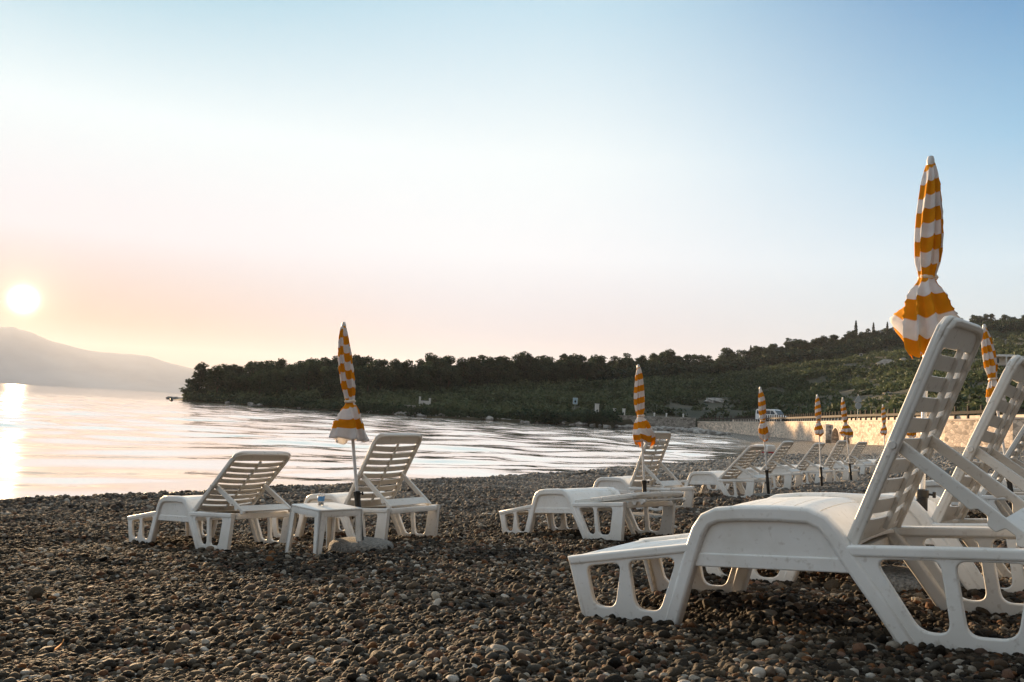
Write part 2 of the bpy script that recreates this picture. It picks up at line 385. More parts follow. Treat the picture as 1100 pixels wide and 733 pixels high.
def bz(x, y): return float(beach_z(x, y)[0])

def build_ground():
    az = np.concatenate([np.radians(np.arange(-180, -44, 4)), np.radians(np.arange(-44, 46, .3)), np.radians(np.arange(46, 180, 4))])
    r = [.25]
    while r[-1] < 70: r.append(r[-1] * 1.016 + .004)
    while r[-1] < 2200: r.append(r[-1] * 1.09)
    r = np.array(r)
    A, R = np.meshgrid(az, r); x, y = (R * np.sin(A)).ravel(), (R * np.cos(A)).ravel()
    z = beach_z(x, y)
    na, nr = len(az), len(r)
    i, j = np.meshgrid(np.arange(nr - 1), np.arange(na), indexing='ij')
    a = i * na + j; b_ = i * na + (j + 1) % na
    f = np.stack([a, b_, b_ + na, a + na], -1).reshape(-1, 4)
    v = np.stack([x, y, z], 1)
    v = np.vstack([v, [[0, 0, float(beach_z(0, 0)[0])]]])
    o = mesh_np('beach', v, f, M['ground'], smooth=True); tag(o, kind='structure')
build_ground()

# sea: real small waves out to the head of the bay, a flat sheet beyond to the horizon
def build_sea():
    az = np.concatenate([np.radians(np.arange(-180, -60, 3)), np.radians(np.arange(-60, -38, .6)), np.radians(np.arange(-38, 42, .1)), np.radians(np.arange(42, 180, 3))])
    r = [6.0]
    while r[-1] < 330: r.append(r[-1] * 1.009)
    while r[-1] < 11000: r.append(r[-1] * 1.25)
    r = np.array(r); R, A = np.meshgrid(r, az, indexing='ij'); x, y = R * np.sin(A), R * np.cos(A)
    rn = np.random.default_rng(77); z = np.zeros_like(x); dr = R * .009
    main = math.atan2(.66, -.75)                                   # waves run in towards the beach
    out_ = np.interp(np.hypot(x, y), [14, 24, 45, 140], [.30, .9, 1.9, 2.5])
    calm = np.clip((fbm(x / 14., y / 14., 3) - .36) * 4.5, .12, 1.0)
    wx, wy = x + 1.2 * fbm(x / 5., y / 5., 2), y + 1.2 * fbm(x / 5. + 40, y / 5., 2)
    for lam, slope, nd in ((.7, .022, 4), (1.15, .026, 4), (1.9, .026, 4), (3.1, .024, 3), (5.2, .018, 3), (9., .012, 2)):
        for k in range(nd):
            th = main + rn.normal(0, .42); kk = 2 * PI / (lam * rn.uniform(.8, 1.25)); ph = rn.uniform(0, 6.28)
            fade = np.clip((lam / dr - 3) / 3, 0, 1)
            ar = kk * (wx * math.cos(th) + wy * math.sin(th)) + ph
            z += fade * (slope * 1.7 / math.sqrt(nd)) * out_ / kk * (np.sin(ar) + .25 * np.sin(2 * ar + .6)) * (calm if lam < 4 else 1)
    s_ = signed(np.stack([x.ravel(), y.ravel()], 1), COAST).reshape(x.shape)
    z *= np.clip((-s_ + .5) / 3., .15, 1)
    na, nr = len(az), len(r); i, j = np.meshgrid(np.arange(nr - 1), np.arange(na), indexing='ij')
    a = i * na + j; b_ = i * na + (j + 1) % na
    f = np.stack([a, b_, b_ + na, a + na], -1).reshape(-1, 4)
    o = mesh_np('sea_water', np.stack([x.ravel(), y.ravel(), z.ravel()], 1), f[:, ::-1], M['water'], smooth=True); tag(o, kind='structure')
build_sea()

# pebbles: one uncountable sheet of stones
def build_pebbles():
    P = []
    def sector(r0, r1, a0, a1, dens, smin, smax, prob=None):
        area = .5 * (a1 - a0) * (r1 * r1 - r0 * r0); n = int(area * dens)
        r = np.sqrt(RNG.uniform(r0 * r0, r1 * r1, n)); a = RNG.uniform(a0, a1, n)
        s = smin + (smax - smin) * RNG.beta(1.3, 4.2, n)
        P.append(np.stack([r * np.sin(a), r * np.cos(a), s], 1))
    A = .67
    sector(1.6, 4.2, -A, A, 5200, .0065, .024)
    sector(1.6, 4.2, -A, A, 110, .018, .034)
    sector(1.6, 9, -A, A, 1.2, .026, .048)
    sector(4.2, 8.5, -A, A, 2600, .008, .027)
    sector(4.2, 8.5, -A, A, 60, .018, .040)
    sector(8.5, 14, -A, A, 950, .012, .038)
    sector(14, 26, -.62, A, 260, .020, .060)
    sector(26, 60, -.2, .62, 40, .04, .11)
    P = np.vstack(P)
    s = signed(P[:, :2], COAST); P = P[(s > .02)]
    z = beach_z(P[:, 0], P[:, 1])
    n = len(P)
    flat = RNG.uniform(.45, .85, n)
    scl = np.stack([P[:, 2] * RNG.uniform(.85, 1.35, n), P[:, 2] * RNG.uniform(.7, 1.05, n), P[:, 2] * flat], 1)
    lift = scl[:, 2] * RNG.uniform(.1, 1.1, n)
    v = np.stack([P[:, 0], P[:, 1], z + lift], 1)
    rot = np.stack([RNG.normal(0, .35, n), RNG.normal(0, .35, n), RNG.uniform(0, 2 * PI, n)], 1)
    me = bpy.data.meshes.new('pebbles'); me.vertices.add(n); me.vertices.foreach_set('co', v.astype(np.float32).ravel())
    for nm, arr in (('scl', scl), ('rot', rot)):
        a = me.attributes.new(nm, 'FLOAT_VECTOR', 'POINT'); a.data.foreach_set('vector', arr.astype(np.float32).ravel())
    a = me.attributes.new('pick', 'INT', 'POINT'); a.data.foreach_set('value', RNG.integers(0, 8, n).astype(np.int32))
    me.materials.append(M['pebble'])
    o = link(bpy.data.objects.new('pebbles', me)); tag(o, 'brown and grey rounded pebbles covering the whole beach', 'pebbles', kind='stuff')
    ng = bpy.data.node_groups.new('pebble_scatter', 'GeometryNodeTree')
    ng.interface.new_socket('Geometry', in_out='INPUT', socket_type='NodeSocketGeometry')
    ng.interface.new_socket('Geometry', in_out='OUTPUT', socket_type='NodeSocketGeometry')
    L = ng.links.new; nn = ng.nodes.new
    gi, go = nn('NodeGroupInput'), nn('NodeGroupOutput')
    g2i = nn('GeometryNodeGeometryToInstance')
    for k in range(8):
        ico = nn('GeometryNodeMeshIcoSphere'); ico.inputs['Radius'].default_value = 1; ico.inputs['Subdivisions'].default_value = 3
        no = nn('ShaderNodeTexNoise'); no.noise_dimensions = '4D'; no.inputs['W'].default_value = 3.7 * k + 1; no.inputs['Scale'].default_value = .75; no.inputs['Detail'].default_value = 2.0
        sub = nn('ShaderNodeMath'); sub.operation = 'SUBTRACT'; sub.inputs[1].default_value = .5; L(no.outputs[0], sub.inputs[0])
        mul = nn('ShaderNodeMath'); mul.operation = 'MULTIPLY'; mul.inputs[1].default_value = 1.5; L(sub.outputs[0], mul.inputs[0])
        nrm = nn('GeometryNodeInputNormal')
        vm = nn('ShaderNodeVectorMath'); vm.operation = 'SCALE'; L(nrm.outputs[0], vm.inputs[0]); L(mul.outputs[0], vm.inputs['Scale'])
        sp = nn('GeometryNodeSetPosition'); L(ico.outputs[0], sp.inputs['Geometry']); L(vm.outputs[0], sp.inputs['Offset'])
        ss = nn('GeometryNodeSetShadeSmooth'); L(sp.outputs[0], ss.inputs[0])
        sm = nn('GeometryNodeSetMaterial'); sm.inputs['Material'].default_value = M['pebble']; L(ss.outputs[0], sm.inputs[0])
        L(sm.outputs[0], g2i.inputs[0])
    def attr(nm, t):
        a = nn('GeometryNodeInputNamedAttribute'); a.data_type = t; a.inputs['Name'].default_value = nm
        return a.outputs['Attribute']
    iop = nn('GeometryNodeInstanceOnPoints'); L(gi.outputs[0], iop.inputs['Points']); L(g2i.outputs[0], iop.inputs['Instance'])
    iop.inputs['Pick Instance'].default_value = True; L(attr('pick', 'INT'), iop.inputs['Instance Index'])
    L(attr('rot', 'FLOAT_VECTOR'), iop.inputs['Rotation']); L(attr('scl', 'FLOAT_VECTOR'), iop.inputs['Scale'])
    L(iop.outputs[0], go.inputs[0])
    md = o.modifiers.new('scatter', 'NODES'); md.node_group = ng
    print('pebbles', n)
build_pebbles()

# ------------------------------------------------------------------ sun loungers
LL, WW = 1.90, .669
ZP, UE, BL = .335, 1.195, .865
def lounger_meshes():
    bms = {}
    arch = [(.475, 0), (.535, .155), (.595, .31), (.622, .37), (.655, .412), (.705, .432), (.80, .438), (.95, .438), (1.06, .432), (1.11, .408), (1.145, .365), (1.18, .30), (1.275, .15), (1.365, 0)]
    def side(bm, mir):
        T = Matrix.Translation((0, WW, 0)) @ Matrix.Diagonal((1, -1, 1, 1)) if mir else Matrix()
        add_plate(bm, band(arch, .058), [], .052, 0, .013, mat4=T)                                    # arched ridge
        add_plate(bm, [(0.0, .250), (.60, .322), (.590, .286), (.010, .215)], [], .05, .0, .010, mat4=T)   # foot rail
        add_plate(bm, [(1.18, .330), (1.90, .334), (1.894, .296), (1.20, .292)], [], .05, .0, .010, mat4=T)
        add_plate(bm, [(.584, .276), (.655, .425), (1.11, .425), (1.190, .276)], [], .011, .022, .004, mat4=T)       # apron
        add_plate(bm, rounded([(.560, .232), (.59, .284), (1.188, .284), (1.222, .232)], .01), [], .022, .016, .005, mat4=T)
    bm = bmesh.new(); side(bm, False); bms['side_rail'] = bm
    bm = bmesh.new(); side(bm, True); bms['side_rail_far'] = bm
    def leg(bm, mir, foot):
        T = Matrix.Translation((0, WW, 0)) @ Matrix.Diagonal((1, -1, 1, 1)) if mir else Matrix()
        if foot:
            out = rounded([(.006, .236), (.062, 0), (.475, 0), (.588, .300)], [.01, .02, .01, .005])
            h1 = rounded([(.092, .212), (.118, .050), (.222, .048), (.262, .234)], [.03, .055, .05, .03])
            h2 = rounded([(.298, .240), (.318, .048), (.428, .048), (.522, .266)], [.03, .05, .055, .03])
            add_plate(bm, out, [h1, h2], .026, .008, .006, mat4=T)
            add_plate(bm, [(.004, .232), (.056, 0), (.078, 0), (.030, .232)], [], .050, .006, .006, mat4=T)   # end flange
        else:
            out = rounded([(1.20, .300), (1.365, 0), (1.845, 0), (1.893, .30)], [.005, .01, .02, .01])
            h1 = rounded([(1.278, .285), (1.405, .052), (1.502, .048), (1.490, .287)], [.03, .07, .045, .035])
            h2 = rounded([(1.536, .287), (1.552, .048), (1.695, .048), (1.752, .288)], [.035, .045, .06, .03])
            add_plate(bm, out, [h1, h2], .026, .008, .006, mat4=T)
            add_plate(bm, [(1.868, .30), (1.822, 0), (1.843, 0), (1.894, .30)], [], .036, .006, .006, mat4=T)
    for nm, mir, foot in (('leg_a', 0, 1), ('leg_b', 1, 1), ('leg_c', 0, 0), ('leg_d', 1, 0)):
        bm = bmesh.new(); leg(bm, mir, foot); bms[nm] = bm
    for nm, u, z in (('end_rail_a', .022, .222), ('end_rail_b', 1.878, .306)):
        bm = bmesh.new(); add_box(bm, (u, WW / 2, z), (.044, WW - .1, .05), bevel=.012); bms[nm] = bm
    # seat: cross slats that follow the raised seat and drop to the foot
    bm = bmesh.new()
    prof = [(.05, .236), (.30, .268), (.52, .298), (.575, .335), (.615, .395), (.66, .432), (.74, .448), (.90, .452), (1.02, .446), (1.08, .418), (1.12, .37), (1.15, .335), (1.19, .318)]
    pu = np.array([p[0] for p in prof]); pz = np.array([p[1] for p in prof])
    u0 = .05
    wslat, gap = .088, .004
    while u0 < 1.18:
        us = np.linspace(u0, min(u0 + wslat, 1.19), 5); zs = np.interp(us, pu, pz)
        vs = np.linspace(.042, WW - .042, 9)
        top, bot = [], []
        for u, z in zip(us, zs):
            sag = [(-.014 * (1 - (2 * (v - WW / 2) / (WW - .08)) ** 2)) for v in vs]
            top.append([bm.verts.new((u, v, z - s)) for v, s in zip(vs, sag)])
            bot.append([bm.verts.new((u, v, z - s - .013)) for v, s in zip(vs, sag)])
        nu, nv = len(us), len(vs)
        for i in range(nu - 1):
            for j in range(nv - 1):
                bm.faces.new((top[i][j], top[i][j + 1], top[i + 1][j + 1], top[i + 1][j])); bm.faces.new((bot[i][j], bot[i + 1][j], bot[i + 1][j + 1], bot[i][j + 1]))
        for i in (0, nu - 1):
            for j in range(nv - 1): bm.faces.new((top[i][j], bot[i][j], bot[i][j + 1], top[i][j + 1]))
        for j in (0, nv - 1):
            for i in range(nu - 1): bm.faces.new((top[i][j], top[i + 1][j], bot[i + 1][j], bot[i][j]))
        u0 += wslat + gap
    add_box(bm, (.62, WW / 2, .265), (.03, WW - .06, .05), bevel=.006); add_box(bm, (1.15, WW / 2, .265), (.03, WW - .06, .05), bevel=.006)
    bms['seat'] = bm
    # backrest, lying flat: x along, y across, z towards the sitter
    bm = bmesh.new()
    v0, v1 = .040, WW - .040
    outer = rounded([(0, v0), (0, v1), (BL, v1), (BL, v0)], [.01, .01, .075, .075], 8)
    inner = rounded([(.030, v0 + .034), (.030, v1 - .034), (BL - .115, v1 - .034), (BL - .115, v0 + .034)], [.01, .01, .012, .012])
    Tf = Matrix(((1, 0, 0, 0), (0, 0, 1, 0), (0, 1, 0, 0), (0, 0, 0, 1)))
    add_plate(bm, outer, [inner], .020, -.010, .006, mat4=Tf)
    rim = band([(.0, v0 + .016), (BL - .10, v0 + .016), (BL - .05, v0 + .022), (BL - .022, v0 + .06), (BL - .016, v0 + .12), (BL - .016, v1 - .12), (BL - .022, v1 - .06), (BL - .05, v1 - .022), (BL - .10, v1 - .016), (0, v1 - .016)], .030)
    add_plate(bm, rim, [], .046, -.024, .009, mat4=Tf)
    pitch = (BL - .145) / 9
    vs = np.linspace(v0 + .026, v1 - .026, 13)
    for k in range(9):
        s0 = .030 + k * pitch + (.0 if k else 0); s1 = s0 + pitch - .025
        if k == 0: s0 -= .004
        rows = []
        for s, dz in ((s0, .004), (s0 + .012, .008), (s1 - .012, .008), (s1, .004), (s1, -.004), (s0, -.004)):
            rows.append([bm.verts.new((s, v, dz - .020 * (1 - (2 * (v - WW / 2) / (v1 - v0 - .05)) ** 2) + .004)) for v in vs])
        nr = len(rows)
        for i in range(nr):
            for j in range(len(vs) - 1):
                bm.faces.new((rows[i][j], rows[i][j + 1], rows[(i + 1) % nr][j + 1], rows[(i + 1) % nr][j]))
    add_box(bm, (BL * .46, WW / 2, -.024), (BL * .84, .018, .022), bevel=.004)
    bms['backrest'] = bm
    # bolt heads where the support is hinged
    for nm, v in (('bolt_a', v0 - .002), ('bolt_b', v1 + .002)):
        bm = bmesh.new(); e = .006 if v < .3 else -.006
        add_tube(bm, (.44 * BL, v + e, 0), (.44 * BL, v - e, 0), .016, .013, 14)
        bms[nm] = bm
    # support frame: two notched arms joined by a flat plate; origin at the hinge, x runs down the arm
    bm = bmesh.new()
    SL = .50
    arm = rounded([(-.02, -.020), (-.02, .022), (.30, .024), (SL, .022), (SL + .012, -.006), (SL - .03, -.030), (SL - .05, -.004), (SL - .085, -.004), (SL - .10, -.034), (SL - .13, -.034), (SL - .15, -.008), (SL - .185, -.008), (SL - .20, -.028), (.2, -.022)], .010, 4)
    for v in (v0 + .036, v1 - .060): add_plate(bm, arm, [], .024, v, .005)
    add_box(bm, (SL - .06, WW / 2, .010), (.10, v1 - v0 - .11, .012), bevel=.004)
    bms['support_frame'] = bm
    return bms
LM = {}
for k, b_ in lounger_meshes().items():
    bmesh.ops.recalc_face_normals(b_, faces=b_.faces)
    me = bpy.data.meshes.new(k); b_.to_mesh(me); b_.free(); me.materials.append(M['plastic'])
    me.polygons.foreach_set('use_smooth', [True] * len(me.polygons)); me.set_sharp_from_angle(angle=math.radians(38))
    LM[k] = me
def lounger(x, y, yaw, back, label, group='plastic sun loungers on the beach', dz=0, sink=.012):
    root = bpy.data.objects.new('sun_lounger', None); link(root)
    tag(root, label, 'sun lounger', group)
    # lie on the slope: fit the plane under the four feet
    c, s = math.cos(yaw), math.sin(yaw)
    w = lambda u, v: (x + u * c - v * s, y + u * s + v * c)
    P = [w(.25, 0), w(.25, WW), w(1.6, 0), w(1.6, WW)]
    z = beach_z([p[0] for p in P], [p[1] for p in P])
    su = ((z[2] + z[3]) - (z[0] + z[1])) / 2 / 1.35; sv = ((z[1] + z[3]) - (z[0] + z[2])) / 2 / WW * .7
    z0 = z.mean() - su * .925 - sv * WW / 2
    ux = Vector((c, s, su)).normalized(); vx = Vector((-s, c, sv)); vx = (vx - ux * vx.dot(ux)).normalized(); nx = ux.cross(vx)
    m = Matrix((ux, vx, nx)).transposed().to_4x4(); m.translation = (x, y, z0 - sink + dz + .012)
    root.matrix_world = m
    def part(nm, key, par=root):
        return link(bpy.data.objects.new(nm, LM[key]), par)
    part('side_rail', 'side_rail'); part('side_rail', 'side_rail_far')
    for k in 'abcd': part('leg', 'leg_' + k)
    part('end_rail', 'end_rail_a'); part('end_rail', 'end_rail_b'); part('seat', 'seat')
    bk = part('backrest', 'backrest'); bk.location = (UE, 0, ZP); bk.rotation_euler = (0, -back, 0)
    part('bolt', 'bolt_a', bk); part('bolt', 'bolt_b', bk)
    hu, hz = UE + .44 * BL * math.cos(back) + .012 * math.sin(back), ZP + .44 * BL * math.sin(back) - .012 * math.cos(back)
    sup = part('support_frame', 'support_frame'); sup.location = (hu, 0, hz)
    drop = min(max(hz - .335, -.02) / .50, .95)
    sup.rotation_euler = (0, math.asin(drop), 0)
    return root

YAW = -.66
lounger(.313, 3.914, -.661, 1.10, 'large white slatted sun lounger nearest the camera, its raised back towards us')
lounger(1.08, 4.92, -.645, 1.07, 'white sun lounger just behind the nearest one, right of the tall umbrella pole', dz=-.03)
lounger(3.50, 9.1, -.634, 1.0, 'white sun lounger by the leaning umbrella, third along the near row')
lounger(4.45, 10.3, -.634, .95, 'white sun lounger at the right edge, beyond the leaning umbrella of the near row')
lounger(-3.727, 9.079, -.727, .652, 'white sun lounger left of the small table, back half raised, alone nearest the sea')
lounger(-2.411, 9.544, -.745, .917, 'white sun lounger right of the small table, back steeply raised before the water')
lounger(-.02, 9.45, -.95, .07, 'white sun lounger lying flat in front of the middle umbrella')
lounger(.911, 13.8, -.723, 1.133, 'white sun lounger with upright back directly behind the middle umbrella pole')
lounger(2.909, 16.76, -.75, .73, 'white sun lounger just left of the twisted umbrella, first of the far line')
lounger(4.3, 19.3, -.66, .83, 'white sun lounger just right of the twisted umbrella in the far line')
lounger(6.1, 22.6, -.741, .85, 'white sun lounger below the fourth umbrella along the shore, on its left')
lounger(7.1, 23.6, -.70, 1.0, 'white sun lounger below the fourth umbrella along the shore, on its right')
lounger(9.6, 28.6, -.85, .90, 'white sun lounger just left of the umbrella by the culvert arch')
lounger(10.9, 29.6, -.80, .85, 'white sun lounger half hidden by the large back at far right of the shore line')

# ------------------------------------------------------------------ umbrellas
def canopy(style, seed, H, yaw=0):
    rg = random.Random(seed); rn = np.random.default_rng(seed)
    if style == 'bell':
        prof = [(0, .018), (.03, .028), (.12, .040), (.28, .052), (.42, .055), (.54, .050), (.61, .040), (.645, .034), (.665, .036), (.70, .062), (.77, .092), (.85, .118), (.92, .140), (.955, .150), (.962, .140)]
    elif style == 'wide':
        prof = [(0, .018), (.03, .028), (.12, .044), (.26, .056), (.40, .060), (.52, .053), (.575, .040), (.60, .036), (.625, .045), (.68, .084), (.74, .106), (.795, .130), (.825, .140), (.85, .139), (.88, .130), (.91, .120), (.93, .100)]
    else:
        prof = [(0, .016), (.03, .026), (.12, .044), (.28, .056), (.42, .055), (.52, .040), (.56, .036), (.62, .056), (.70, .074), (.78, .080), (.83, .076), (.86, .060)]
    prof = np.array(prof); ns, nz = 96, 110
    # resample evenly along the cloth
    seg = np.r_[0, np.cumsum(np.hypot(*np.diff(prof, axis=0).T))]
    t = np.linspace(0, seg[-1], nz); d = np.interp(t, seg, prof[:, 0]); R = np.interp(t, seg, prof[:, 1])
    th = np.linspace(0, 2 * PI, ns, endpoint=False)
    ph = rg.uniform(0, 6); nf = 8; tw = rg.choice([-1, 1]) * rg.uniform(1.0, 2.0)
    lobes = rn.uniform(-1, 1, nf + 1); lobes[-1] = lobes[0]
    TH, T = np.meshgrid(th, np.arange(nz))
    dd = d[:, None]; RR = R[:, None]
    sk = np.clip((dd - .62) / .2, 0, 1)                       # 0 above the tie, 1 in the loose skirt
    ang = nf / 2 * TH * 2 + ph + tw * dd * 1.6 * (1 - sk) * 2
    wig = .35 * np.sin(2 * TH + 3 * dd + ph) + .3 * np.sin(3 * TH - 5 * dd)
    fold = 1 - 2 * np.abs(np.sin(ang / 2 + wig)) ** .7
    lob = np.interp((TH / (2 * PI) * nf + ph) % nf, np.arange(nf + 1), lobes)
    tight = np.exp(-((dd - prof[np.argmin(np.where(prof[:, 0] > .4, prof[:, 1], 9)), 0]) / .05) ** 2)
    amp = (.20 + .02 * sk) * (1 - .55 * tight) * np.clip(dd / .1, .2, 1)
    r = RR * (1 + amp * fold + .24 * sk * lob + .07 * np.sin(TH * 1 + 2 + 4 * dd))
    r = np.maximum(r, .0145)
    hem = np.clip((T - (nz - 26)) / 26., 0, 1)
    z = H - dd + hem * (.008 * fold + .055 * lob) * (1.6 if style == 'wide' else .8)
    sway = .010 * np.sin(dd * 5 + ph)
    x = r * np.cos(TH) + sway + .02 * sk * math.cos(ph); y = r * np.sin(TH) + .7 * sway + .02 * sk * math.sin(ph)
    if style == 'wide': x = x + .025 * sk * math.cos(yaw); y = y - .025 * sk * math.sin(yaw)
    cy_, sy_ = math.cos(yaw), math.sin(yaw); x, y = x * cy_ - y * sy_, x * sy_ + y * cy_
    v = np.stack([x, y, z], -1).reshape(-1, 3)
    i, j = np.meshgrid(np.arange(nz - 1), np.arange(ns), indexing='ij')
    a = i * ns + j; b_ = i * ns + (j + 1) % ns
    f = np.stack([a, a + ns, b_ + ns, b_], -1).reshape(-1, 4)
    # stripe coordinate: along the cloth, thrown out of step by the folds
    jump = np.floor((ang + 2 * wig) / (2 * PI)) * .37 * (1 - .75 * sk)
    st = (t[:, None] + .004 * fold + .006 * np.sin(TH + ph)) / .148 + .22 * jump % .5 + rg.uniform(0, 1)
    if style == 'bell': st = np.where(t[:, None] > t[-1] - .10, .75, st - st[-11].mean() + .47)
    return v, f, st.reshape(-1)
def umbrella(px, py, depth, lean, style, seed, label, H=2.05, base=None, yaw=0.):
    """px, py, depth: where the pole meets the ground"""
    p = at(px, py, depth) if base is None else Vector((base[0], base[1], 0))
    p.z = bz(p.x, p.y)
    root = thing('beach_umbrella', label, 'umbrella', p, 0, 'closed beach umbrellas')
    root.rotation_euler = (0, -lean, 0)
    v, f, st = canopy(style, seed, H, yaw)
    c = mesh_np('canopy', v, f, M['cloth'], smooth=True, parent=root)
    a = c.data.attributes.new('stripe', 'FLOAT', 'POINT'); a.data.foreach_set('value', st.astype(np.float32))
    so = c.modifiers.new('thick', 'SOLIDIFY'); so.thickness = .0016; so.offset = 0
    tz = H - (.645 if style == 'bell' else .595 if style == 'wide' else .55)
    bm = bmesh.new(); add_lathe(bm, [(.036, -.012), (.045, -.008), (.047, .004), (.040, .012)], 24, (0.0, 0, tz), lambda q, i: .12 * math.sin(3 * q + i)); 
    bm_obj('tie_strap', bm, M['strap'], c, smooth=True)
    bm = bmesh.new(); add_lathe(bm, [(.004, H + .035), (.014, H + .030), (.019, H + .012), (.020, H - .012), (.016, H - .022)][::-1], 20); bm_obj('finial', bm, M['pole'], root, smooth=True, angle=.7)
    bm = bmesh.new(); add_tube(bm, (0, 0, .06), (0, 0, H), .0135, seg=20); bm_obj('pole', bm, M['pole'], root, smooth=True, angle=.7)
    bm = bmesh.new(); add_lathe(bm, [(.026, .02), (.027, .24), (.029, .245), (.029, .27), (.027, .275), (.026, .43), (.031, .435), (.031, .47), (.016, .475)], 24)
    sl = bm_obj('ground_sleeve', bm, M['black'], root, smooth=True, angle=.6)
    for zz, an in ((.45, .3), (.26, 2.8)):
        bm = bmesh.new(); q = Vector((math.cos(an), -.4 * math.sin(an) - .3, 0)).normalized()
        add_tube(bm, q * .024 + Vector((0, 0, zz)), q * .050 + Vector((0, 0, zz)), .006, seg=10); add_box(bm, q * .054 + Vector((0, 0, zz)), (.014, .012, .03), bevel=.003)
        bm_obj('clamp_knob', bm, M['black'], sl, smooth=True, angle=.6)
    rg = random.Random(seed)
    bm = bmesh.new(); R = .27
    ph = rg.uniform(0, 6)
    add_lathe(bm, [(.02, -.03), (R * .9, -.03), (R * .985, .01), (R, .045), (R * .975, .075), (R * .90, .098), (R * .75, .108), (R * .4, .112), (.02, .113)], 56,
              wob=lambda q, i: .02 * math.sin(3 * q + ph) + .012 * math.sin(11 * q + i) + .008 * math.sin(23 * q + 2 * i))
    b_ = bm_obj('weighted_base', bm, M['concrete'], root, smooth=True)
    b_.location = (0, 0, -.045); b_.rotation_euler = (0, lean, 0); b_.rotation_mode = 'XYZ'
    return root
D = math.radians
umbrella(988, 637, 4.42, D(-.3), 'wide', 11, 'tall closed orange and white striped umbrella beside the nearest sun lounger', yaw=.4, H=2.13)
umbrella(388, 591, 7.5, D(8.5), 'bell', 5, 'leaning closed striped umbrella with open white hem beside the small table', H=1.87)
umbrella(694, 559, 10.9, D(5.5), 'wide', 23, 'closed striped umbrella in front of the upright lounger in mid beach', yaw=1.9, H=1.85)
umbrella(826, 533, 15.3, D(6.5), 'twist', 31, 'narrow twisted striped umbrella left of the white van', H=1.86)
umbrella(883, 523, 19.3, D(4.6), 'twist', 42, 'narrow closed striped umbrella left of the dark culvert arch', yaw=.7, H=2.0)
umbrella(915, 513, 21.8, D(7.5), 'wide', 57, 'small closed striped umbrella leaning in front of the culvert arch', yaw=2.2)
umbrella(952, 508, 26, D(4), 'twist', 61, 'distant closed umbrella nearest the blank wall, left of the large raised back', yaw=1.1)
umbrella(1091, 553, 9.4, D(10), 'twist', 77, 'leaning closed striped umbrella between the two large raised backs', yaw=.2)
umbrella(981, 505, 30, D(4), 'wide', 83, 'distant umbrella seen through the slats of the large raised back')

# ------------------------------------------------------------------ table and cup
def table():
    p = at(341, 598, 7.15); p.z = 0
    e1 = Vector((.26, .27, 0)); S = e1.length; yaw = math.atan2(e1.y, e1.x)
    c, s = math.cos(yaw), math.sin(yaw)
    cen = Vector((p.x + (c - s) * S / 2, p.y + (s + c) * S / 2, 0))
    z = bz(cen.x, cen.y)
    t = thing('side_table', 'low square white plastic table beside the leaning umbrella', 'table', (cen.x, cen.y, z), yaw)
    h = S / 2 + .03; Z = .385
    bm = bmesh.new()
    add_plate(bm, rounded([(-h, -h), (h, -h), (h, h), (-h, h)], .05, 8), [rounded([(-.012, -.012), (.012, -.012), (.012, .012), (-.012, .012)], .012)], .016, Z - .016, .006, mat4=Matrix(((1, 0, 0, 0), (0, 0, 1, 0), (0, 1, 0, 0), (0, 0, 0, 1))))
    for sx, sy, lx, ly in ((0, -1, 1, 0), (0, 1, 1, 0), (-1, 0, 0, 1), (1, 0, 0, 1)):
        add_box(bm, (sx * (h - .012), sy * (h - .012), Z - .038), ((2 * h - .1) if lx else .014, (2 * h - .1) if ly else .014, .052), bevel=.004)
    bm_obj('tabletop', bm, M['plastic'], t, smooth=True, angle=.6)
    for sx in (-1, 1):
        for sy in (-1, 1):
            bm = bmesh.new()
            for (ax, ay, bx_, by_) in ((.052, .014, .030, 0), (.014, .052, 0, .030)):
                rings = []
                for zz, w, off in ((Z - .012, 1.0, 0), (.2, .86, .006), (-.02, .62, .016)):
                    cx, cy = sx * (h - .008 + off), sy * (h - .008 + off)
                    x0, x1 = (cx, cx - sx * ax * 2 * w / 1.5); y0, y1 = (cy, cy - sy * ay * 2 * w / 1.5)
                    rings.append([bm.verts.new(q) for q in ((x0, y0, zz), (x1, y0, zz), (x1, y1, zz), (x0, y1, zz))])
                for r0, r1 in zip(rings[:-1], rings[1:]):
                    for k in range(4): bm.faces.new((r0[k], r0[(k + 1) % 4], r1[(k + 1) % 4], r1[k]))
                bm.faces.new(rings[0]); bm.faces.new(rings[-1][::-1])
            bm_obj('leg', bm, M['plastic'], t)
    # cup standing on it
    q = Vector((-.02, .06, 0)); q.rotate(Euler((0, 0, yaw)))
    k = thing('plastic_cup', 'clear plastic cup with a blue print standing on the white table', 'cup', (cen.x + q.x, cen.y + q.y, z + Z))
    bm = bmesh.new(); add_lathe(bm, [(.024, .001), (.030, .095), (.0315, .098), (.030, .098), (.0285, .094), (.0225, .004)], 28); bm_obj('cup_body', bm, M['cup'], k, smooth=True, angle=.8)
    bm = bmesh.new(); add_lathe(bm, [(.0268, .035), (.0293, .075), (.0303, .075), (.0278, .035)], 28)
    bmesh.ops.delete(bm, geom=[f for f in bm.faces if f.calc_center_median().x * math.cos(2.2) + f.calc_center_median().y * math.sin(2.2) > .012], context='FACES')
    bm_obj('printed_band', bm, M['blue_print'], k, smooth=True)
    bm = bmesh.new(); add_lathe(bm, [(.005, .004), (.0222, .005), (.0225, .022), (.005, .023)], 24); bm_obj('drink', bm, M['white_paint'], k, smooth=True, angle=.8)
table()

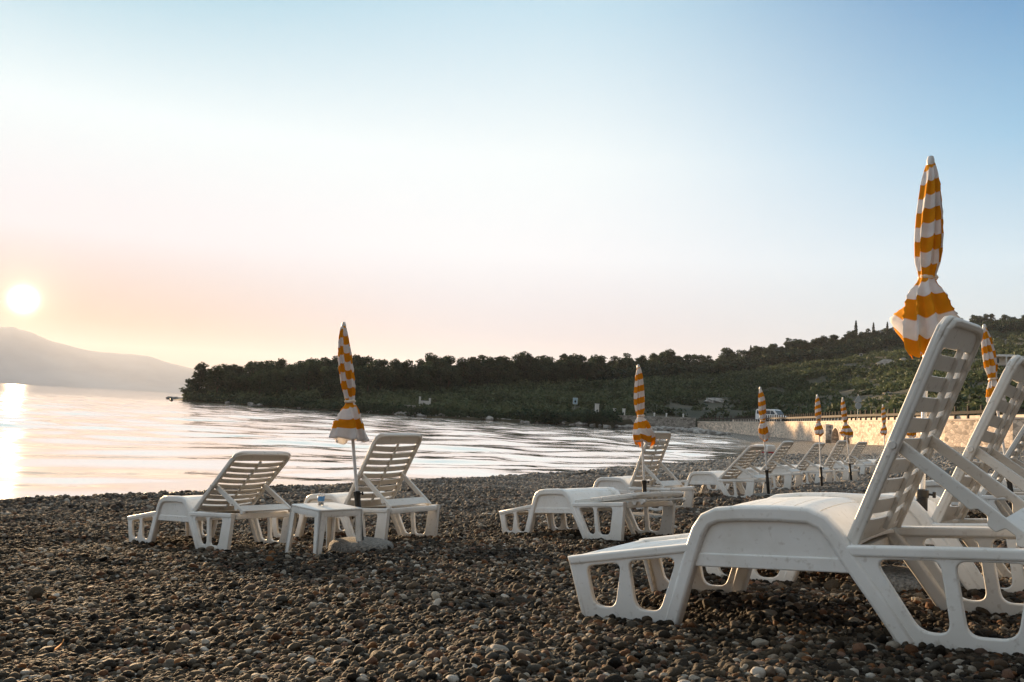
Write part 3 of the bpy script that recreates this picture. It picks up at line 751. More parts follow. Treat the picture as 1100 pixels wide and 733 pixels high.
# a scrap of litter among the stones
p = at(61, 664, 3.45); z = bz(p.x, p.y)
bm = bmesh.new(); rows = []
for k in range(9):
    t = k / 8; rows.append([bm.verts.new((.012 * math.sin(t * 2.2), -.011 + .004 * math.sin(5 * t), .055 * t)), bm.verts.new((.012 * math.sin(t * 2.2) + .004, .011 * (1 - .5 * t), .055 * t + .004))])
for r0, r1 in zip(rows[:-1], rows[1:]): bm.faces.new((r0[0], r0[1], r1[1], r1[0]))
o = bm_obj('litter_scrap', bm, noisy('orange_scrap', (.55, .22, .05), (.65, .34, .12), 40, rough=.6), smooth=True); md = o.modifiers.new('thick', 'SOLIDIFY'); md.thickness = .003
o.location = (p.x, p.y, z + .012); o.rotation_euler = (.5, .3, .6); tag(o, 'tiny orange scrap of litter among the pebbles at lower left', 'litter')

# ------------------------------------------------------------------ line of the coast road wall
#      px, depth, base z, top z
WALL = [(749, 172, .25, 1.98), (787, 160, .38, 2.25), (842, 124, .55, 2.57), (893, 95, .72, 2.76), (915, 88, .78, 2.84), (938, 82.5, .95, 2.92), (1015, 68.5, 1.15, 3.10), (1088, 62, 1.35, 3.40), (1180, 58, 1.45, 3.5), (1330, 55, 1.5, 3.5)]
def wpt(px, d):
    v = at(px, 460, d); return Vector((v.x, v.y, 0))
WP = [wpt(w[0], w[1]) for w in WALL]
def norm2(a, b):
    d = (b - a).normalized(); return Vector((-d.y, d.x, 0))        # pointing inland (away from the sea) for a left-to-right run
def offs(P, k):
    out = []
    for i in range(len(P)):
        n_ = Vector((0, 0, 0))
        if i > 0: n_ += norm2(P[i - 1], P[i])
        if i < len(P) - 1: n_ += norm2(P[i], P[i + 1])
        out.append(P[i] + n_.normalized() * k)
    return out
# ------------------------------------------------------------------ far shore: hillside as a function of azimuth
#          px,  base d, base z, ridge d, ridge z
HILL = [(178, 262, -.4, 268, -.2), (195, 254, .2, 264, .5), (215, 243, .3, 285, 1.4), (300, 208, .35, 270, 4.2), (350, 189, .35, 262, 5.2), (400, 179, .35, 258, 6.0),
        (470, 167.5, .35, 260, 7.0), (540, 170, .4, 275, 9.5), (600, 173, .45, 300, 12.5), (660, 171, 1.3, 335, 16.5), (700, 176, 2.3, 355, 19.5), (750, 183, 2.4, 385, 22.5),
        (800, 168, 2.5, 425, 29), (850, 132, 2.9, 465, 37), (892, 104, 3.1, 500, 43), (940, 92, 3.2, 540, 51), (1000, 80, 3.4, 585, 61), (1050, 74, 3.5, 610, 67),
        (1100, 71, 3.6, 625, 71), (1250, 66, 3.7, 640, 74), (1450, 62, 3.8, 640, 78), (1900, 60, 4, 640, 70)]
HA = np.array([azi(h[0]) for h in HILL]); HT = np.array([h[1:] for h in HILL], float)
_edge = offs(WP, 8.3)
for _i, _a in enumerate(HA):                                      # behind the road the slope begins at the road's far edge
    _d = Vector((math.sin(_a), math.cos(_a), 0))
    for _k in range(len(_edge) - 1):
        _p, _q = _edge[_k], _edge[_k + 1]; _e = _q - _p; _den = _d.x * _e.y - _d.y * _e.x
        if abs(_den) < 1e-9: continue
        _u = (_p.x * _d.y - _p.y * _d.x) / -_den if False else (_d.x * -_p.y + _d.y * _p.x) / _den
        if 0 <= _u <= 1:
            _pt = _p + _e * _u; _r = _pt.x * _d.x + _pt.y * _d.y
            if _r > 20:
                HT[_i, 0] = _r; HT[_i, 1] = WALL[_k][3] * (1 - _u) + WALL[_k + 1][3] * _u + .25
                print('hill edge', HILL[_i][0], round(_r, 1), round(HT[_i, 1], 2))
def hill_params(a): return [np.interp(a, HA, HT[:, k]) for k in range(4)]
def hill_z(x, y):
    x = np.atleast_1d(np.asarray(x, float)); y = np.atleast_1d(np.asarray(y, float))
    a = np.arctan2(x, y); d = np.hypot(x, y); b, zb, r, zr = hill_params(a)
    t = (d - b) / (r - b)
    prof = np.where(t < 1, np.clip(t, 0, 1) ** 1.12, 1 - .35 * (t - 1) ** 1.2)
    z = zb + (zr - zb) * prof
    k = np.clip(t * 6, 0, 1) * np.clip((r - b) / 60, .1, 1)
    z = z + k * ((fbm(x / 45., y / 45., 3) - .5) * np.clip((zr - zb) * .16, .5, 6) + (fbm(x / 9., y / 9., 3) - .5) * .9)
    return np.where(t < 0, zb + t * 500 * np.clip((r-b)/200, .05, 1), z)
def build_hill():
    az = np.linspace(HA[0], HA[-1], 420); t = np.concatenate([[-.003], np.linspace(0, 1, 90), np.linspace(1.02, 1.6, 25)])
    A, T = np.meshgrid(az, t, indexing='ij'); b, zb, r, zr = hill_params(A.ravel())
    d = b + (r - b) * T.ravel(); x, y = d * np.sin(A.ravel()), d * np.cos(A.ravel()); z = hill_z(x, y)
    nt_ = len(t); i, j = np.meshgrid(np.arange(len(az) - 1), np.arange(nt_ - 1), indexing='ij'); a = i * nt_ + j
    f = np.stack([a, a + nt_, a + nt_ + 1, a + 1], -1).reshape(-1, 4)
    o = mesh_np('hillside', np.stack([x, y, z], 1), f, M['hill'], smooth=True); tag(o, kind='structure')
build_hill()
def polar(px, d, py=445):
    a = azi(px, py); return d * math.sin(a), d * math.cos(a)
def on_hill(px, py):
    """the point of the hillside seen at a photo pixel (nearest one)"""
    v = ray(px, py); a = math.atan2(v.x, v.y); b, zb, r, zr = [float(q) for q in hill_params(a)]
    hl = math.hypot(v.x, v.y)
    ds = np.linspace(b + 1, r * 1.05, 500); x, y = ds * math.sin(a), ds * math.cos(a)
    zz = hill_z(x, y); g = zz - (CAM_Z + ds * v.z / hl)
    k = int(np.argmax(g > 0)) if (g > 0).any() else int(np.argmax(g))
    return Vector((x[k], y[k], zz[k]))

# foliage clouds of leaf faces
def leaf_quads(cen, size, rn, updir=.3):
    n = len(cen)
    nrm = rn.normal(size=(n, 3)); nrm[:, 2] += updir; nrm /= np.linalg.norm(nrm, axis=1)[:, None]
    t = np.cross(nrm, rn.normal(size=(n, 3))); t /= np.linalg.norm(t, axis=1)[:, None]; b = np.cross(nrm, t)
    s = (size * rn.uniform(.6, 1.4, n))[:, None]; q = rn.uniform(.35, .7, n)[:, None]
    v = np.stack([cen - t * s * .5, cen - b * s * .5 * q + t * s * .05, cen + t * s * .5, cen + b * s * .5 * q], 1).reshape(-1, 3)
    return v, np.arange(4 * n).reshape(n, 4)
def pine_meshes(seed):
    rn = np.random.default_rng(seed); H = rn.uniform(6.6, 10.0); asp = rn.uniform(.75, 1.15)
    nl = rn.integers(17, 23); cs = []
    for k in range(nl):
        hz = rn.uniform(.16, .94); rr = 2.9 * asp * math.sin(PI * min(1, (1.06 - hz) / .74) * .62 + .25) * rn.uniform(.35, 1.0)
        an = rn.uniform(0, 2 * PI); cs.append((rr * math.cos(an), rr * math.sin(an), hz * H, rn.uniform(.5, 1.3)))
    cs.append((.2, -.1, H * .86, 1.15)); cs.append((0, 0, H * .66, 1.6)); cs.append((0, .2, H * .45, 1.5))
    pts = []
    for (x, y, z, r) in cs:
        n = int(150 * r * r) + 20; u = rn.normal(size=(n, 3)); u /= np.linalg.norm(u, axis=1)[:, None]
        rad = r * rn.uniform(.45, 1.12, n) ** .6 * (1 + .3 * np.sin(u[:, 0] * 5 + x * 3) * np.sin(u[:, 2] * 6 + y))
        pts.append(np.array([x, y, z]) + u * rad[:, None] * np.array([1.15, 1.15, .72]))
    v, f = leaf_quads(np.vstack(pts), .50, rn)
    crown = (v, f)
    bm = bmesh.new()
    lean = rn.uniform(-.4, .4, 2); prev = Vector((0, 0, -.4)); rad = .24
    for k in range(1, 6):
        cur = Vector((lean[0] * (k / 5) ** 2, lean[1] * (k / 5) ** 2, H * .17 * k)); add_tube(bm, prev, cur, rad, rad * .8, 9); prev = cur; rad *= .8
    for (x, y, z, r) in cs[:8]:
        zz = max(z - 1.0, H * .22); k = zz / (H * .85)
        add_tube(bm, (lean[0] * k * k, lean[1] * k * k, zz - .5), (x * .8, y * .8, z), .075, .03, 6)
    return crown, bm
PINES = []
for k in range(7):
    cr, bm = pine_meshes(100 + k)
    r0 = bpy.data.objects.new('pine_tree', None)
    c = mesh_np('crown', *cr, M['pine']); t = bm_obj('trunk', bm, M['bark'])
    PINES.append((c.data, t.data)); bpy.data.objects.remove(c); bpy.data.objects.remove(t)
def pine(x, y, scale, label, group, k=None, z=None, name='pine_tree', cat='pine tree'):
    k = random.randrange(len(PINES)) if k is None else k
    root = bpy.data.objects.new(name, None); link(root); tag(root, label, cat, group)
    root.location = (x, y, float(hill_z(x, y)[0]) - .15 if z is None else z); root.rotation_euler = (0, 0, random.uniform(0, 6.28))
    root.scale = (scale * random.uniform(.9, 1.15), scale * random.uniform(.9, 1.15), scale)
    link(bpy.data.objects.new('crown', PINES[k][0]), root); link(bpy.data.objects.new('trunk', PINES[k][1]), root)
    return root
# wood on the headland: every pine its own
for px, d, sc, lab in ((203, 258, .80, 'dark pine at the very tip of the wooded headland'), (212, 256, 1.0, 'tall pine second from the tip of the headland'),
                       (231, 252, .97, 'pine just right of the bright gap in the headland trees'), (220, 268, .9, 'pine behind the bright gap near the headland tip')):
    x, y = polar(px, d); pine(x, y, sc, lab, 'pines on the headland')
cnt = 0
for i in range(118):
    px = 236 + (640 - 236) * (i + random.random()) / 118
    a = azi(px); b, zb, r, zr = [float(q) for q in hill_params(a)]
    front = np.interp(px, [230, 330, 390, 430, 480, 540, 640], [.12, .15, .35, .55, .72, .80, .86])
    t = random.uniform(front, 1.0) if i % 2 else random.uniform(.85, 1.06)
    d = b + (r - b) * t
    sc = random.uniform(.82, 1.12) * (.85 if t < .4 else 1.0)
    pine(d * math.sin(a), d * math.cos(a), sc, 'dark green pine among many alike in the wood along the headland', 'pines of the headland wood')
for i in range(120):
    px = 560 + (1120 - 560) * (i + random.random()) / 120
    a = azi(px); b, zb, r, zr = [float(q) for q in hill_params(a)]
    d = r * random.uniform(.955, 1.01)
    pine(d * math.sin(a), d * math.cos(a), random.uniform(.72, 1.08), 'dark pine among many alike along the hill crest', 'pines along the hill crest')
# cypresses that stand out of the skyline
rn = np.random.default_rng(9)
n = 900; hz = rn.uniform(0, 1, n); an = rn.uniform(0, 2 * PI, n); rad = 1.0 * np.sin(np.clip(hz * .93 + .07, 0, 1) * PI) ** .55 * (1 - .5 * hz) * rn.uniform(.5, 1.05, n)
cyp = mesh_np('crown', *leaf_quads(np.stack([rad * np.cos(an), rad * np.sin(an), .4 + hz * 10.5], 1), .55, rn), M['cypress']); cm = cyp.data; bpy.data.objects.remove(cyp)
bm = bmesh.new(); add_tube(bm, (0, 0, -.5), (0, 0, 3), .18, .12, 8); ctr = bm_obj('trunk', bm, M['bark']); cmt = ctr.data; bpy.data.objects.remove(ctr)
for px, sc, lab in ((917, 1.3, 'tallest pointed cypress standing out of the hill crest'), (936, 1.15, 'pointed cypress right of the tallest one on the hill crest'), (951, 1.1, 'cypress on the crest left of the tall umbrella'), (804, .9, 'small pointed cypress low on the left of the hill crest')):
    a = azi(px); b, zb, r, zr = [float(q) for q in hill_params(a)]; d = r * .985
    root = thing('cypress_tree', lab, 'cypress', (d * math.sin(a), d * math.cos(a), float(hill_z(d * math.sin(a), d * math.cos(a))[0])))
    root.scale = (sc, sc, sc)
    link(bpy.data.objects.new('crown', cm), root); link(bpy.data.objects.new('trunk', cmt), root)

# scrub and far wood: merged leaf masses nobody could count
def mass(name, label, cat, pos, rad, per, leaf, mat, squash, seed):
    rn = np.random.default_rng(seed); n = len(pos)
    cnt = (per * rn.uniform(.8, 1.2, n)).astype(int); idx = np.repeat(np.arange(n), cnt)
    u = rn.normal(size=(len(idx), 3)); u /= np.linalg.norm(u, axis=1)[:, None]; u[:, 2] = np.abs(u[:, 2]) * 1.0 - .12
    lump = 1 + .28 * np.sin(u[:, 0] * 4 + idx) * np.sin(u[:, 1] * 5 + idx * 1.7)
    c = pos[idx] + u * (rad[idx] * lump * rn.uniform(.72, 1.05, len(idx)))[:, None] * np.array([1, 1, squash])
    v, f = leaf_quads(c, leaf * np.clip(rad[idx] / 1.6, .7, 1.6), rn, .6)
    o = mesh_np(name, v, f, mat); tag(o, label, cat, kind='stuff'); return o
def scatter(n, px0, px1, t0, t1, seed, keep=None):
    rn = np.random.default_rng(seed)
    px = rn.uniform(px0, px1, n); a = np.interp(px, [h[0] for h in HILL], HA)
    b, zb, r, zr = hill_params(a); t = rn.uniform(0, 1, n); t = np.interp(t, [0, 1], [0, 1])
    tt = np.interp(t, [0, 1], [0, 1]) ** .8; tt = t0(px) + (t1(px) - t0(px)) * tt if callable(t0) else t0 + (t1 - t0) * tt
    d = b + (r - b) * tt; x, y = d * np.sin(a), d * np.cos(a)
    m = np.ones(n, bool) if keep is None else keep(px, tt, x, y, rn)
    return np.stack([x, y, hill_z(x, y)], 1)[m], px[m], tt[m]
def bare(px, t, x, y, rn):
    # the dry bank behind the quay stays open; elsewhere loose gaps
    p = np.where((px > 690) & (px < 800) & (t < .24), .16, .93)
    p = p * np.where(fbm(x / 22., y / 22., 2) < .33, .45, 1)
    return rn.random(len(px)) < p
P1, px1, t1 = scatter(7000, 205, 1450, .015, .97, 21, bare)
# the buildings, sign, pillars and gate stand in clearings that open towards the bay
def clear(P):
    keep = np.ones(len(P), bool); r = np.hypot(P[:, 0], P[:, 1]); a = np.arctan2(P[:, 0], P[:, 1])
    for px, py, hw, fr in ((953, 392.5, 5, 22), (970.5, 392.5, 3, 18), (884, 390, 2, 16), (1081, 392.5, 6, 24), (925, 382.5, 2, 16), (955, 423.5, 2.5, 12), (644, 406, 2, 16),
                           (456, 436.5, 2.2, 14), (617.5, 440, 1.6, 14), (641, 441, 1.5, 14), (768, 432, 3, 14), (747, 404, 3, 14)):
        q = on_hill(px, py); rq, aq = math.hypot(q.x, q.y), math.atan2(q.x, q.y)
        keep &= ~((np.abs(a - aq) * rq < hw + 1.2) & (r > rq - fr) & (r < rq + 3))
    return keep
k1 = clear(P1); P1, px1, t1 = P1[k1], px1[k1], t1[k1]
s1 = np.random.default_rng(4).uniform(.9, 2.5, len(P1)) * np.interp(t1, [0, .15, 1], [.85, 1.0, 1.25])
P1[:, 2] += s1 * .05
mass('scrub', 'low rounded green scrub covering the slope above the far shore', 'scrub', P1, s1, 120, .62, M['scrub'], .85, 5)
P2, px2, t2 = scatter(2300, 640, 1450, .80, 1.03, 33, None)
s2 = np.random.default_rng(6).uniform(2.0, 3.3, len(P2)); P2[:, 2] += 1.6
mass('far_wood', 'dark tree mass clothing the upper hill behind the bay', 'wood', P2, s2, 110, .95, M['pine'], 1.15, 7)
P3, px3, t3 = scatter(500, 205, 660, .0, .06, 44, lambda px, t, x, y, rn: rn.random(len(px)) < np.where((px > 565) & (px < 672), 1.0, .55))
k3 = clear(P3); P3, px3, t3 = P3[k3], px3[k3], t3[k3]
s3 = np.random.default_rng(8).uniform(.9, 1.9, len(P3)) * np.where((px3 > 565), 1.25, 1.0)
mass('shore_bushes', 'dark bushes along the rocky edge of the far shore', 'bushes', P3, s3, 130, .5, M['pine'], .9, 9)

# shoreline rocks
def rocks():
    rn = np.random.default_rng(12); V, Fc = [], []; k = 0
    bmt = bmesh.new(); bmesh.ops.create_icosphere(bmt, subdivisions=2, radius=1); bv = np.array([v.co[:] for v in bmt.verts]); bf = np.array([[v.index for v in f.verts] for f in bmt.faces]); bmt.free()
    seg = COAST[12:22]
    spots = []
    for i in range(760):
        j = rn.integers(0, len(seg) - 1); q = rn.random(); p = seg[j] * (1 - q) + seg[j + 1] * q
        out = rn.normal(0, 1.0); nv = np.array([-(seg[j + 1] - seg[j])[1], (seg[j + 1] - seg[j])[0]]); nv = nv / np.linalg.norm(nv)
        spots.append((*(p + nv * out + rn.normal(0, .5, 2)), rn.uniform(.18, .75) * (1.25 if rn.random() < .12 else 1)))
    for (x, y, s) in spots:
        d = bv * (1 + .28 * np.sin(bv[:, [1]] * 3 + s * 40) * np.sin(bv[:, [0]] * 4 + s * 90)) * np.array([s * rn.uniform(.9, 1.7), s * rn.uniform(.8, 1.3), s * rn.uniform(.5, .8)])
        V.append(d + np.array([x, y, rn.uniform(-.05, .35)])); Fc.append(bf + k); k += len(bv)
    o = mesh_np('shore_rocks', np.vstack(V), np.vstack(Fc), M['rock']); tag(o, 'pale and dark rocks lining the far waterline', 'rocks', kind='stuff')
rocks()
o_ = at(768, 431, 235); ph_ = on_hill(768, 432)
def boulder(p, s, name, label, cat, seed):
    rn = np.random.default_rng(seed); bm = bmesh.new(); bmesh.ops.create_icosphere(bm, subdivisions=3, radius=1)
    for v in bm.verts:
        c = v.co.copy(); k = 1 + .22 * math.sin(c.x * 3 + seed) * math.sin(c.y * 4 + 1) + .12 * math.sin(c.z * 7 + c.x * 5)
        v.co = Vector((c.x * s[0] * k, c.y * s[1] * k, c.z * s[2] * k))
    o = bm_obj(name, bm, M['rock']); o.location = p; tag(o, label, cat)
boulder(ph_, (2.6, 1.8, 1.0), 'rock_outcrop', 'pale rock outcrop on the dry bank left of the white van', 'rock', 3)
boulder(on_hill(747, 404), (3.0, 2.0, 1.3), 'rock_outcrop', 'pale bare rock showing high in the scrub below the tree line', 'rock', 8)

# ------------------------------------------------------------------ road, walls, railing
def strip_wall(bm, P, zb, zt, k0, k1):
    A, B = offs(P, k0), offs(P, k1); n = len(P); R = []
    for i in range(n):
        R.append([bm.verts.new((A[i].x, A[i].y, zb[i])), bm.verts.new((A[i].x, A[i].y, zt[i])), bm.verts.new((B[i].x, B[i].y, zt[i])), bm.verts.new((B[i].x, B[i].y, zb[i]))])
    for r0, r1 in zip(R[:-1], R[1:]):
        for k in range(4): bm.faces.new((r0[k], r1[k], r1[(k + 1) % 4], r0[(k + 1) % 4]))
    bm.faces.new(R[0]); bm.faces.new(R[-1][::-1])
zb = [w[2] - .8 for w in WALL]; zt = [w[3] for w in WALL]
sw = thing('retaining_wall', 'long sunlit pinkish stone retaining wall under the coast road', 'wall', (0, 0, 0))
bm = bmesh.new(); strip_wall(bm, WP[:4], zb[:4], zt[:4], 0, .7); strip_wall(bm, WP[4:], zb[4:], zt[4:], 0, .7); bm_obj('wall_body', bm, M['stone'], sw)
# culvert bay with two arched openings
a_, b_ = WP[3], WP[4]; ln = (b_ - a_).length; ex = (b_ - a_).normalized(); nn_ = norm2(a_, b_)
bay = Matrix((ex, nn_, Vector((0, 0, 1)))).transposed().to_4x4(); bay.translation = a_
def archhole(c, w, z0, h):
    pts = [(c - w / 2, z0), (c + w / 2, z0), (c + w / 2, z0 + h - w / 2)]
    pts += [(c + w / 2 * math.cos(q), z0 + h - w / 2 + w / 2 * math.sin(q)) for q in np.linspace(0, PI, 10)[1:-1]]
    return pts + [(c - w / 2, z0 + h - w / 2)]
bm = bmesh.new()
c1, c2 = ln * .24, ln * .80; w1, w2 = ln * .42, ln * .34
add_plate(bm, [(-.02, zb[3]), (-.02, zt[3]), (ln + .02, zt[4]), (ln + .02, zb[4])], [archhole(c1, w1, .2, 1.95), archhole(c2, w2, .2, 1.45)], .7, 0, .004, mat4=bay)
bm_obj('culvert_bay', bm, M['stone'], sw)
bm = bmesh.new()
for c, w, h in ((c1, w1, 1.95), (c2, w2, 1.45)):
    hole = archhole(c, w + .05, .15, h + .075)
    ring0 = [bm.verts.new(bay @ Vector((x, .69, z))) for x, z in hole]; ring1 = [bm.verts.new(bay @ Vector((x, 7, z))) for x, z in hole]
    for k in range(len(hole)): bm.faces.new((ring0[k], ring0[(k + 1) % len(hole)], ring1[(k + 1) % len(hole)], ring1[k]))
    bm.faces.new(ring1)
bm_obj('culvert_tunnel', bm, M['grey_stone'], sw)
bm = bmesh.new()
for c, w, h in ((c1, w1, 1.95), (c2, w2, 1.45)):
    zc = .2 + h - w / 2
    add_plate(bm, band([(c + (w / 2 + .09) * math.cos(q), zc + (w / 2 + .09) * math.sin(q)) for q in np.linspace(0, PI, 14)], .18), [], .06, -.055, .004, mat4=bay)
bm_obj('arch_ring', bm, M['coping'], sw)
bm = bmesh.new(); add_plate(bm, [(-1.35, zb[3]), (-1.25, zt[3] - .25), (-.12, zt[3] - .25), (-.02, zb[3])], [], .55, -.55, .02, mat4=bay); bm_obj('buttress', bm, M['grey_stone'], sw)
bm = bmesh.new(); strip_wall(bm, WP, [z + .003 for z in zt], [z + .13 for z in zt], -.06, .76); bm_obj('coping', bm, M['coping'], sw)
# road and the low kerb wall on its far side
bm = bmesh.new(); A, B = offs(WP, .765), offs(WP, 7.5); R = [(bm.verts.new((a.x, a.y, z - .02)), bm.verts.new((b.x, b.y, z + .02))) for a, b, z in zip(A, B, zt)]
for r0, r1 in zip(R[:-1], R[1:]): bm.faces.new((r0[0], r1[0], r1[1], r0[1]))
o = bm_obj('road', bm, M['asphalt']); tag(o, kind='structure')
bm = bmesh.new(); strip_wall(bm, WP, [z - 1.2 for z in zt], [z + .95 for z in zt], 7.6, 8.1); o = bm_obj('roadside_wall', bm, M['coping']); tag(o, 'low pale wall along the far side of the coast road', 'wall')
# timber railing on the wall
ra = thing('road_railing', 'dark timber post and rail fence on top of the retaining wall', 'railing', (0, 0, 0))
C = offs(WP, .35); tot = [0]
for p, q in zip(C[:-1], C[1:]): tot.append(tot[-1] + (q - p).length)
npst = 92
def along(s):
    for i in range(len(C) - 1):
        if s <= tot[i + 1] or i == len(C) - 2:
            k = (s - tot[i]) / (tot[i + 1] - tot[i]); p = C[i].lerp(C[i + 1], k); p.z = zt[i] * (1 - k) + zt[i + 1] * k + .13; return p, (C[i + 1] - C[i]).normalized()
pm = bmesh.new(); add_box(pm, (0, 0, .49), (.15, .15, 1.0), bevel=.015, seg=1); pme = bpy.data.meshes.new('post'); pm.to_mesh(pme); pm.free(); pme.materials.append(M['timber'])
for i in range(npst):
    p, d_ = along(tot[-1] * (i + .5) / npst); q = link(bpy.data.objects.new('post', pme), ra); q.location = p; q.rotation_euler = (0, 0, math.atan2(d_.y, d_.x))
bm = bmesh.new()
for i in range(len(C) - 1):
    p, q = C[i].copy(), C[i + 1].copy(); n2 = norm2(C[i], C[i + 1]) * -.11
    p.z, q.z = zt[i] + .13 + .48, zt[i + 1] + .13 + .48; p += n2; q += n2
    add_box(bm, (p + q) / 2, ((q - p).length + .02, .07, .22), (q - p).to_track_quat('X', 'Z').to_matrix())
bm_obj('rail', bm, M['timber'], ra)
# grey quay wall on the left of it
QW = [(664, 171, -.3, 2.42), (700, 171, -.3, 2.55), (747, 171.5, -.3, 2.72)]
QP = [wpt(w[0], w[1]) for w in QW]
bm = bmesh.new(); strip_wall(bm, QP, [w[2] for w in QW], [w[3] for w in QW], 0, 5)
o = bm_obj('quay_wall', bm, M['grey_stone']); tag(o, 'rough grey stone quay wall at the water left of the sunlit wall', 'wall')
def post_mesh(h, w):
    bm = bmesh.new(); add_box(bm, (0, 0, h / 2), (w, w, h), bevel=w * .08, seg=1); add_box(bm, (0, 0, h + .05), (w * 1.2, w * 1.2, .1), bevel=.02, seg=1); return bm
for px, h, lab in ((641, 2.0, 'thickest white pillar beside the dark bushes on the far shore'), (660, 1.25, 'thin white pillar in the middle of the three on the quay'), (670, 1.35, 'white pillar on the quay just left of the middle umbrella')):
    x, y = polar(px, 176); o = bm_obj('stone_pillar', post_mesh(h, .75 if px == 641 else .5), M['white_paint']); o.location = (x, y, max(float(hill_z(x, y)[0]), 2.4) - .1); tag(o, lab, 'pillar', 'white pillars by the quay')
for px, lab in ((703, 'small white bollard on the grey quay wall, left one'), (716, 'small white bollard on the grey quay wall, middle one'), (734, 'small white bollard on the grey quay wall, right one')):
    x, y = polar(px, 173); bm = bmesh.new(); add_lathe(bm, [(.14, 0), (.13, .45), (.18, .5), (.16, .62), (.05, .68)], 12); o = bm_obj('bollard', bm, M['white_paint'], smooth=True, angle=.6)
    o.location = (x, y, float(np.interp(px, [664, 700, 747], [2.42, 2.55, 2.72]))); tag(o, lab, 'bollard', 'white bollards on the quay')

# white gateway on the far shore
p = on_hill(456, 436.5); g = thing('white_gateway', 'white gate of two pillars and a low panel above the far rocks', 'gate', p, .1)
for sx in (-1.1, 1.1):
    bm = post_mesh(1.95 if sx < 0 else 1.7, .42); q = bm_obj('gate_pillar', bm, M['white_paint'], g); q.location = (sx, 0, 0)
bm = bmesh.new(); add_box(bm, (0, .02, .62), (1.8, .12, 1.1), bevel=.02, seg=1); bm_obj('gate_panel', bm, M['white_paint'], g)
# stone terrace below it
p2 = on_hill(455, 443); bm = bmesh.new(); add_box(bm, (0, 0, .5), (9, 1.2, 1.5), bevel=.1, seg=2)
o = bm_obj('terrace_wall', bm, M['grey_stone']); o.location = p2; o.rotation_euler = (0, 0, .2); tag(o, 'rubble terrace wall under the white gate at the far waterline', 'wall')

# signs
def sign_board():
    p = on_hill(617.5, 440); p.z -= .1
    s = thing('beach_sign', 'pale blue square sign with a dark arrow-like figure on a post above the far shore', 'sign', p, .05)
    bm = bmesh.new(); add_tube(bm, (0, .05, 0), (0, .05, 1.5), .04, seg=10); bm_obj('post', bm, M['sign_back'], s)
    bm = bmesh.new(); add_box(bm, (0, 0, 2.0), (1.12, .05, 1.5), bevel=.02, seg=1); bd = bm_obj('board', bm, M['sign_blue'], s)
    bm = bmesh.new(); add_plate(bm, [(-.09, 1.55), (.09, 1.55), (.09, 1.72), (.24, 1.82), (.20, 2.02), (.08, 2.12), (.0, 2.34), (-.08, 2.12), (-.20, 2.02), (-.24, 1.82), (-.09, 1.72)], [], .02, -.047, .003); bm_obj('symbol', bm, M['sign_dark'], bd)
    bm = bmesh.new()
    for zz in (1.285, 2.715): add_box(bm, (0, -.026, zz), (1.10, .012, .05))
    for xx in (-.53, .53): add_box(bm, (xx, -.026, 2.0), (.05, .012, 1.40))
    bm_obj('border', bm, M['white_paint'], bd)
sign_board()
def traffic_sign():
    a, d = along(tot[-1] * .545); p = at(921.5, 452, 92); p.z = 2.95
    s = thing('traffic_sign', 'traffic sign post with a grey triangle plate above a round one, by the road', 'road sign', p, .15)
    bm = bmesh.new(); add_tube(bm, (0, .04, 0), (0, .04, 2.75), .035, seg=10); bm_obj('post', bm, M['sign_back'], s)
    bm = bmesh.new(); add_plate(bm, rounded([(-.45, 1.98), (.45, 1.98), (0, 2.76)], .06), [], .02, -.02, .004); bm_obj('triangle_plate', bm, M['sign_back'], s)
    bm = bmesh.new(); add_plate(bm, [(.36 * math.cos(q), 1.60 + .36 * math.sin(q)) for q in np.linspace(0, 2 * PI, 28, endpoint=False)], [], .02, -.02, .004); bm_obj('round_plate', bm, M['sign_back'], s)
traffic_sign()

